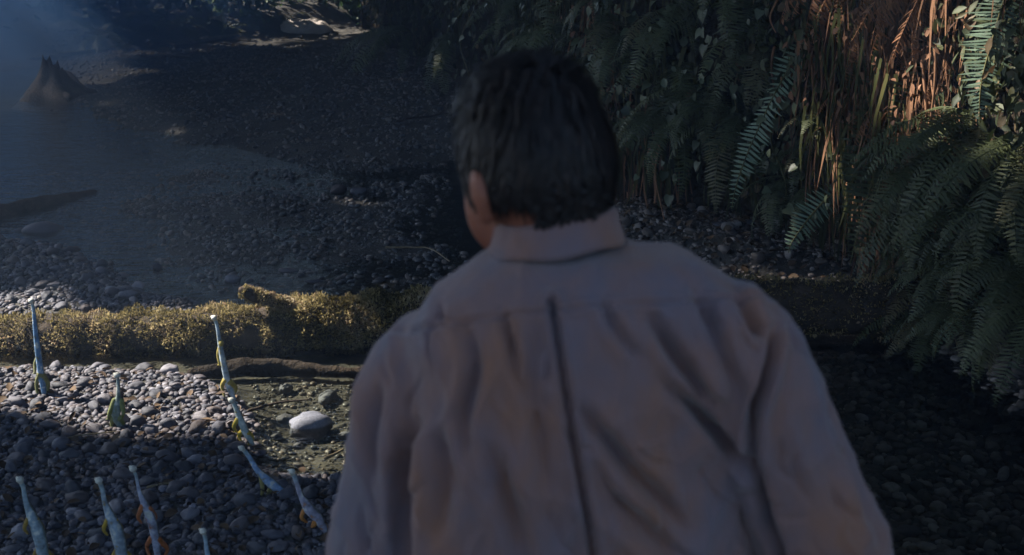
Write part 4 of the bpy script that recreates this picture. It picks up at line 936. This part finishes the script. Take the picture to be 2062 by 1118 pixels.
for sg in (-1, 1):
    hp = np.array([hx + sg * .095, YM + .01, hipz - .02]); kn = np.array([hx + sg * .105, YM + .05 + .03 * sg, .50 + gm]); an = np.array([hx + sg * .115, YM + .02 * sg, .09 + gm])
    bp.append(tube_vf([hp, hp * .5 + kn * .5, kn], [.085, .075, .056], 16)); bp.append(tube_vf([kn, kn * .6 + an * .4, an], [.055, .052, .036], 16))
    bp.append(tube_vf([an + (0, -.04, -.05), an + (0, .06, -.06), an + (0, .16, -.068)], [.036, .036, .026], 12)); ft.append((hp, kn, an))
V, p = merge(bp); body = link('body', remesh(V, p, .0055, 4), M['skin'], man)
for sg in (-1, 1):
    Ve, Fe = ico(3); ey = link('eye', npmesh('eye', Ve * .0125 + H((sg * .031, .083, .0)), [Fe]), M['driftwood'], man)
    link('iris', npmesh('iris', Ve * .0065 + H((sg * .031, .0905, .0)), [Fe]), M['hair'], ey)
# shirt
sh_parts = [loft_vf([s for s in tors[1:]], 36)]
sl = [(shl, elL, wrL), (shr, elR, wrR)]
for k, (sh, el, wr) in enumerate(sl):
    sh_parts.append(tube_vf(resample([sh + np.array([.03 if k == 0 else -.03, 0, .0]), sh * .97 + el * .03, sh * .5 + el * .5, el], 14), np.linspace(.084, .070, 14), 20))
    sh_parts.append(tube_vf(resample([el, el * .5 + wr * .5, wr], 10), np.linspace(.072, .048, 10), 20))
V, p = merge(sh_parts); shm = remesh(V, p, .0037, 34, .6)
V = getV(shm); N = getN(shm); u, v, _ = to_px(V); Q = np.stack([u, v], 1)
facing = smooth01((-N[:, 1] + .1) / .4)
D = np.zeros(len(V))
creases = [  # photo polyline, depth, half width px, ridge beside it
 ([(1110, 605), (1122, 680), (1136, 780), (1152, 880), (1172, 1000), (1196, 1130), (1210, 1300)], .0075, 9, 1.0),
 ([(1300, 625), (1340, 690), (1395, 765), (1440, 820)], .0085, 18, 1.0),
 ([(1395, 580), (1425, 640), (1465, 735), (1490, 800)], .0075, 18, 1.0),
 ([(1330, 765), (1390, 815), (1450, 880), (1500, 935), (1530, 965)], .013, 17, .4),
 ([(1562, 655), (1556, 700), (1535, 770), (1517, 830), (1515, 900), (1522, 960)], .013, 12, 1.0),
 ([(1520, 940), (1532, 1000), (1552, 1070), (1575, 1130), (1600, 1300)], .016, 14, .0),
 ([(1150, 810), (1210, 870), (1270, 945), (1330, 1010), (1380, 1080)], .0085, 20, 1.0),
 ([(1010, 620), (1026, 680), (1046, 760)], .005, 12, 1.0), ([(935, 640), (955, 740), (938, 840), (945, 940)], .0065, 18, 1.0),
 ([(838, 830), (820, 930), (815, 1030), (820, 1200)], .012, 20, 1.0), ([(765, 770), (752, 860), (748, 980)], .006, 16, 1.0),
 ([(1200, 590), (1235, 660), (1280, 720)], .005, 14, 1.0), ([(1480, 590), (1515, 650), (1545, 690)], .007, 14, 1.0),
 ([(1230, 1000), (1300, 1060), (1380, 1160)], .006, 22, 1.0), ([(1640, 700), (1690, 850), (1740, 1010), (1775, 1118)], .005, 18, 1.0),
 ([(980, 880), (1010, 960), (1040, 1060), (1050, 1160)], .007, 24, 1.0), ([(1080, 640), (1072, 760), (1090, 900), (1100, 1000)], .004, 18, 1.0),
 ([(880, 850), (900, 960), (890, 1080)], .006, 22, 1.0)]
for pts, dep, hw, rg in creases:
    hw = hw * .72
    d, par = seg_dist(Q, resample(pts, 24)); en = 1.0 if hw < 7 else np.sin(np.pi * np.clip(par, 0.01, .99)) ** .7
    D += en * (-dep * np.exp(-(d / hw) ** 2) + dep * .38 * rg * np.exp(-((d - hw * 2.3) / (hw * 1.4)) ** 2))
for pts, hgt, hw in (([(700, 690), (850, 662), (1000, 637), (1150, 622), (1300, 612), (1480, 604), (1700, 600)], .0018, 5),):   # yoke seam
    d, _ = seg_dist(Q, resample(pts, 24)); D += -hgt * np.exp(-(d / hw) ** 2) + hgt * .6 * np.exp(-((d + 0 - 10) / 7) ** 2)
cr = np.random.default_rng(12)
for _k in range(120):
    x0, y0 = cr.uniform(700, 1720), cr.uniform(600, 1150); L = cr.uniform(50, 150); a = cr.normal(.35 if x0 > 1120 else -.1, .35)
    pts = [(x0, y0), (x0 + L * .5 * math.sin(a) + cr.normal(0, 6), y0 + L * .5 * math.cos(a)), (x0 + L * math.sin(a + .25), y0 + L * math.cos(a + .25))]
    d, par = seg_dist(Q, resample(pts, 8)); D += np.sin(np.pi * np.clip(par, .01, .99)) * cr.uniform(-.0036, .0018) * np.exp(-(d / cr.uniform(4, 8)) ** 2)
D *= facing * 2.4
rid = np.array([.0045 * (1 - abs(2 * noise.noise(Vector((x * 9 + z * 5, y * 4, z * 6 - x * 4))))) ** 3 + .003 * (1 - abs(2 * noise.noise(Vector((x * 17 - z * 6, 3, z * 8))))) ** 3 for x, y, z in V])
und = rid + np.array([.008 * noise.noise(Vector((x * 6, y * 6, z * 3.5))) + .004 * noise.noise(Vector((x * 15, y * 15, z * 8))) for x, y, z in V])
setV(shm, V + N * (D + und)[:, None])
sho = link('shirt', shm, M['shirt'], man)
# collar: a folded band round the neck
def collar():
    n = 60; rings = []
    cc = W_(1118, 470, .02)
    for h, ra, rb, dz, in ((0, .0705, .074, .004), (.5, .068, .070, .016), (1, .0645, .066, .030), (1.06, .066, .068, .032), (1, .069, .071, .029), (.5, .0725, .0755, .012), (.05, .0775, .081, .000), (0, .079, .083, -.006), (0, .075, .078, -.006)):
        ring = []
        for k in range(n):
            t = 2 * math.pi * k / n; c, s = math.cos(t), math.sin(t)
            lift = .012 * (-s) + .010 * c - .02 * max(0, s) ** 2       # higher at the back and to the right
            ring.append(cc + np.array([ra * c, rb * s, dz - .012 + lift + .002 * math.sin(5 * t + h * 3)]))
        rings.append(ring)
    V = np.array(rings).reshape(-1, 3); m = len(rings)
    F = [(i*n+k, i*n+(k+1) % n, ((i+1) % m)*n+(k+1) % n, ((i+1) % m)*n+k) for i in range(m) for k in range(n) if not (13 <= k <= 17)]
    return npmesh('collar', V, [np.array(F)])
link('collar', collar(), M['shirt'], sho)
# hair: cap and locks
def hair():
    parts = []; V, F = ico(5); keep = []
    cap = V * np.array([.0765, .0965, .1025])
    def hl(v, j=0.0):                         # hairline in unit head space
        x, y, z = abs(v[0]), v[1], v[2]
        if y < -.12: m = -.74 + .46 * float(smooth01((x - .30) / .55))
        elif y < .36: m = -.27
        else: m = .25 + .5 * (y - .36)
        return z > m + j
    ok = np.array([hl(v) for v in V]); Fk = F[np.all(ok[F], axis=1)]
    lum = np.array([1 + .035 * noise.noise(Vector((v[0] * 5, v[1] * 5, v[2] * 1.5))) + .012 * noise.noise(Vector((v[0] * 16, v[1] * 16, v[2] * 2))) for v in V])
    C = (cap * lum[:, None]) @ Rh.T + hc; parts.append((C, [Fk])); tint = [np.full(len(C), .3)]
    r_ = np.random.default_rng(5); wh = np.array([.1, -.45, .88]); wh /= np.linalg.norm(wh)
    sv, sf = [], []; off = 0; tv = []
    cnt = 0
    while cnt < 7000:
        d = r_.normal(size=3); d /= np.linalg.norm(d)
        if not hl(d, r_.uniform(-.06, .12)): continue
        cnt += 1; w = r_.uniform(.0012, .0030); n = 6; L = r_.uniform(.030, .060) * (1.0 if d[2] > -.1 else .30); cur = d.copy(); ctint = r_.random()
        flow = d - wh; flow -= d * (flow @ d); flow /= np.linalg.norm(flow) + 1e-6; flow = flow + r_.normal(0, .22, 3) + np.array([.12, 0, -.35])
        lift0 = r_.uniform(.0, .006) + (.012 * r_.random() if d[2] > .75 else 0) ; lift1 = r_.uniform(-.003, .008) + (.010 * r_.random() if d[2] > .6 else 0) + (.014 * r_.random() if d[2] > .8 else 0)
        for k in range(n):
            t = k / (n - 1); rad = np.array([.0765, .0965, .1025]) * 1.0
            P = cur * rad; nr = cur / rad; nr /= np.linalg.norm(nr); P = P + nr * (lift0 * math.sin(math.pi * min(1, t * 1.2)) + lift1 * t + .001)
            f = flow - cur * (flow @ cur); sd = np.cross(f, nr); sd /= np.linalg.norm(sd) + 1e-9; ww = w * (1 - t ** 3 * .9)
            sv += [Rh @ (P - sd * ww) + hc, Rh @ (P + sd * ww) + hc]; tv += [ctint, ctint]
            cur = cur + f / (np.linalg.norm(f) + 1e-9) * (L / .10) / (n - 1); cur /= np.linalg.norm(cur)
            if k: sf.append((off + 2*k - 2, off + 2*k - 1, off + 2*k + 1, off + 2*k))
        off += 2 * n
    parts.append((np.array(sv), [np.array(sf)])); tint.append(np.array(tv))
    V, p = merge(parts); return npmesh('hair', V, p, True, np.concatenate(tint))
link('hair', hair(), M['hair'], man)
# trousers, belt and boots
tp = [loft_vf([((hx, YM, hipz + .10), .185, .125, 0), ((hx, YM, hipz), .19, .13, 0), ((hx, YM, hipz - .10), .185, .13, 0)], 28)]
for hp, kn, an in ft:
    tp.append(tube_vf([hp + (0, 0, .02), hp * .5 + kn * .5, kn, kn * .5 + an * .5, an + (0, 0, .02)], [.105, .095, .080, .075, .070], 20))
V, p = merge(tp); link('trousers', remesh(V, p, .008, 6), M['trousers'], man)
bv, bpz = loft_vf([((hx, YM, hipz + .075), .196, .136, 0), ((hx, YM, hipz + .11), .194, .134, 0)], 40); link('belt', npmesh('belt', bv, bpz), M['boot'], man)
for hp, kn, an in ft:
    V, p = merge([tube_vf([an + (0, 0, .10), an + (0, -.01, -.02)], [.056, .055], 16), tube_vf([an + (0, -.05, -.045), an + (0, .06, -.048), an + (0, .17, -.058)], [.045, .046, .036], 16)])
    link('boot', remesh(V, p, .006, 4), M['boot'], man)

# ------------------------------------------------------------------ haze
hm = bpy.data.materials.new('haze'); hm.use_nodes = True; nt = hm.node_tree; nt.nodes.remove(nt.nodes['Principled BSDF'])
pv = nt.nodes.new('ShaderNodeVolumePrincipled'); pv.inputs['Color'].default_value = (.50, .68, 1.0, 1); pv.inputs['Density'].default_value = .012; pv.inputs['Anisotropy'].default_value = .45
nt.links.new(pv.outputs[0], nt.nodes['Material Output'].inputs['Volume'])
bx = np.array([(x, y, z) for z in (-1.5, 14.5) for y in (-14, 48) for x in (-34, 20)], float)
link('haze', npmesh('haze', bx, [np.array([(0, 2, 3, 1), (4, 5, 7, 6), (0, 1, 5, 4), (2, 6, 7, 3), (0, 4, 6, 2), (1, 3, 7, 5)])], False), hm, kind='stuff', label='thin blue haze hanging over the stream', cat='haze')

# drifting mist over the water at the far left, thinning outwards
mm = bpy.data.materials.new('mist'); mm.use_nodes = True; nt = mm.node_tree; nt.nodes.remove(nt.nodes['Principled BSDF'])
pv = nt.nodes.new('ShaderNodeVolumePrincipled'); pv.inputs['Color'].default_value = (.17, .44, 1.0, 1); pv.inputs['Anisotropy'].default_value = 0.0
tc = nt.nodes.new('ShaderNodeTexCoord'); gr = nt.nodes.new('ShaderNodeTexGradient'); gr.gradient_type = 'QUADRATIC_SPHERE'
nt.links.new(tc.outputs['Object'], gr.inputs[0]); mu = nt.nodes.new('ShaderNodeMath'); mu.operation = 'MULTIPLY'; mu.inputs[1].default_value = 1.8
nt.links.new(gr.outputs['Fac'], mu.inputs[0]); nt.links.new(mu.outputs[0], pv.inputs['Density'])
nt.links.new(pv.outputs[0], nt.nodes['Material Output'].inputs['Volume'])
V, F = ico(3); mo = link('mist', npmesh('mist', V, [F]), mm, kind='stuff', label='bank of blue mist in the light over the water at the far left', cat='mist')
mo.location = (-6.3, 13.5, 1.0); mo.scale = (5.0, 5.2, 2.3)
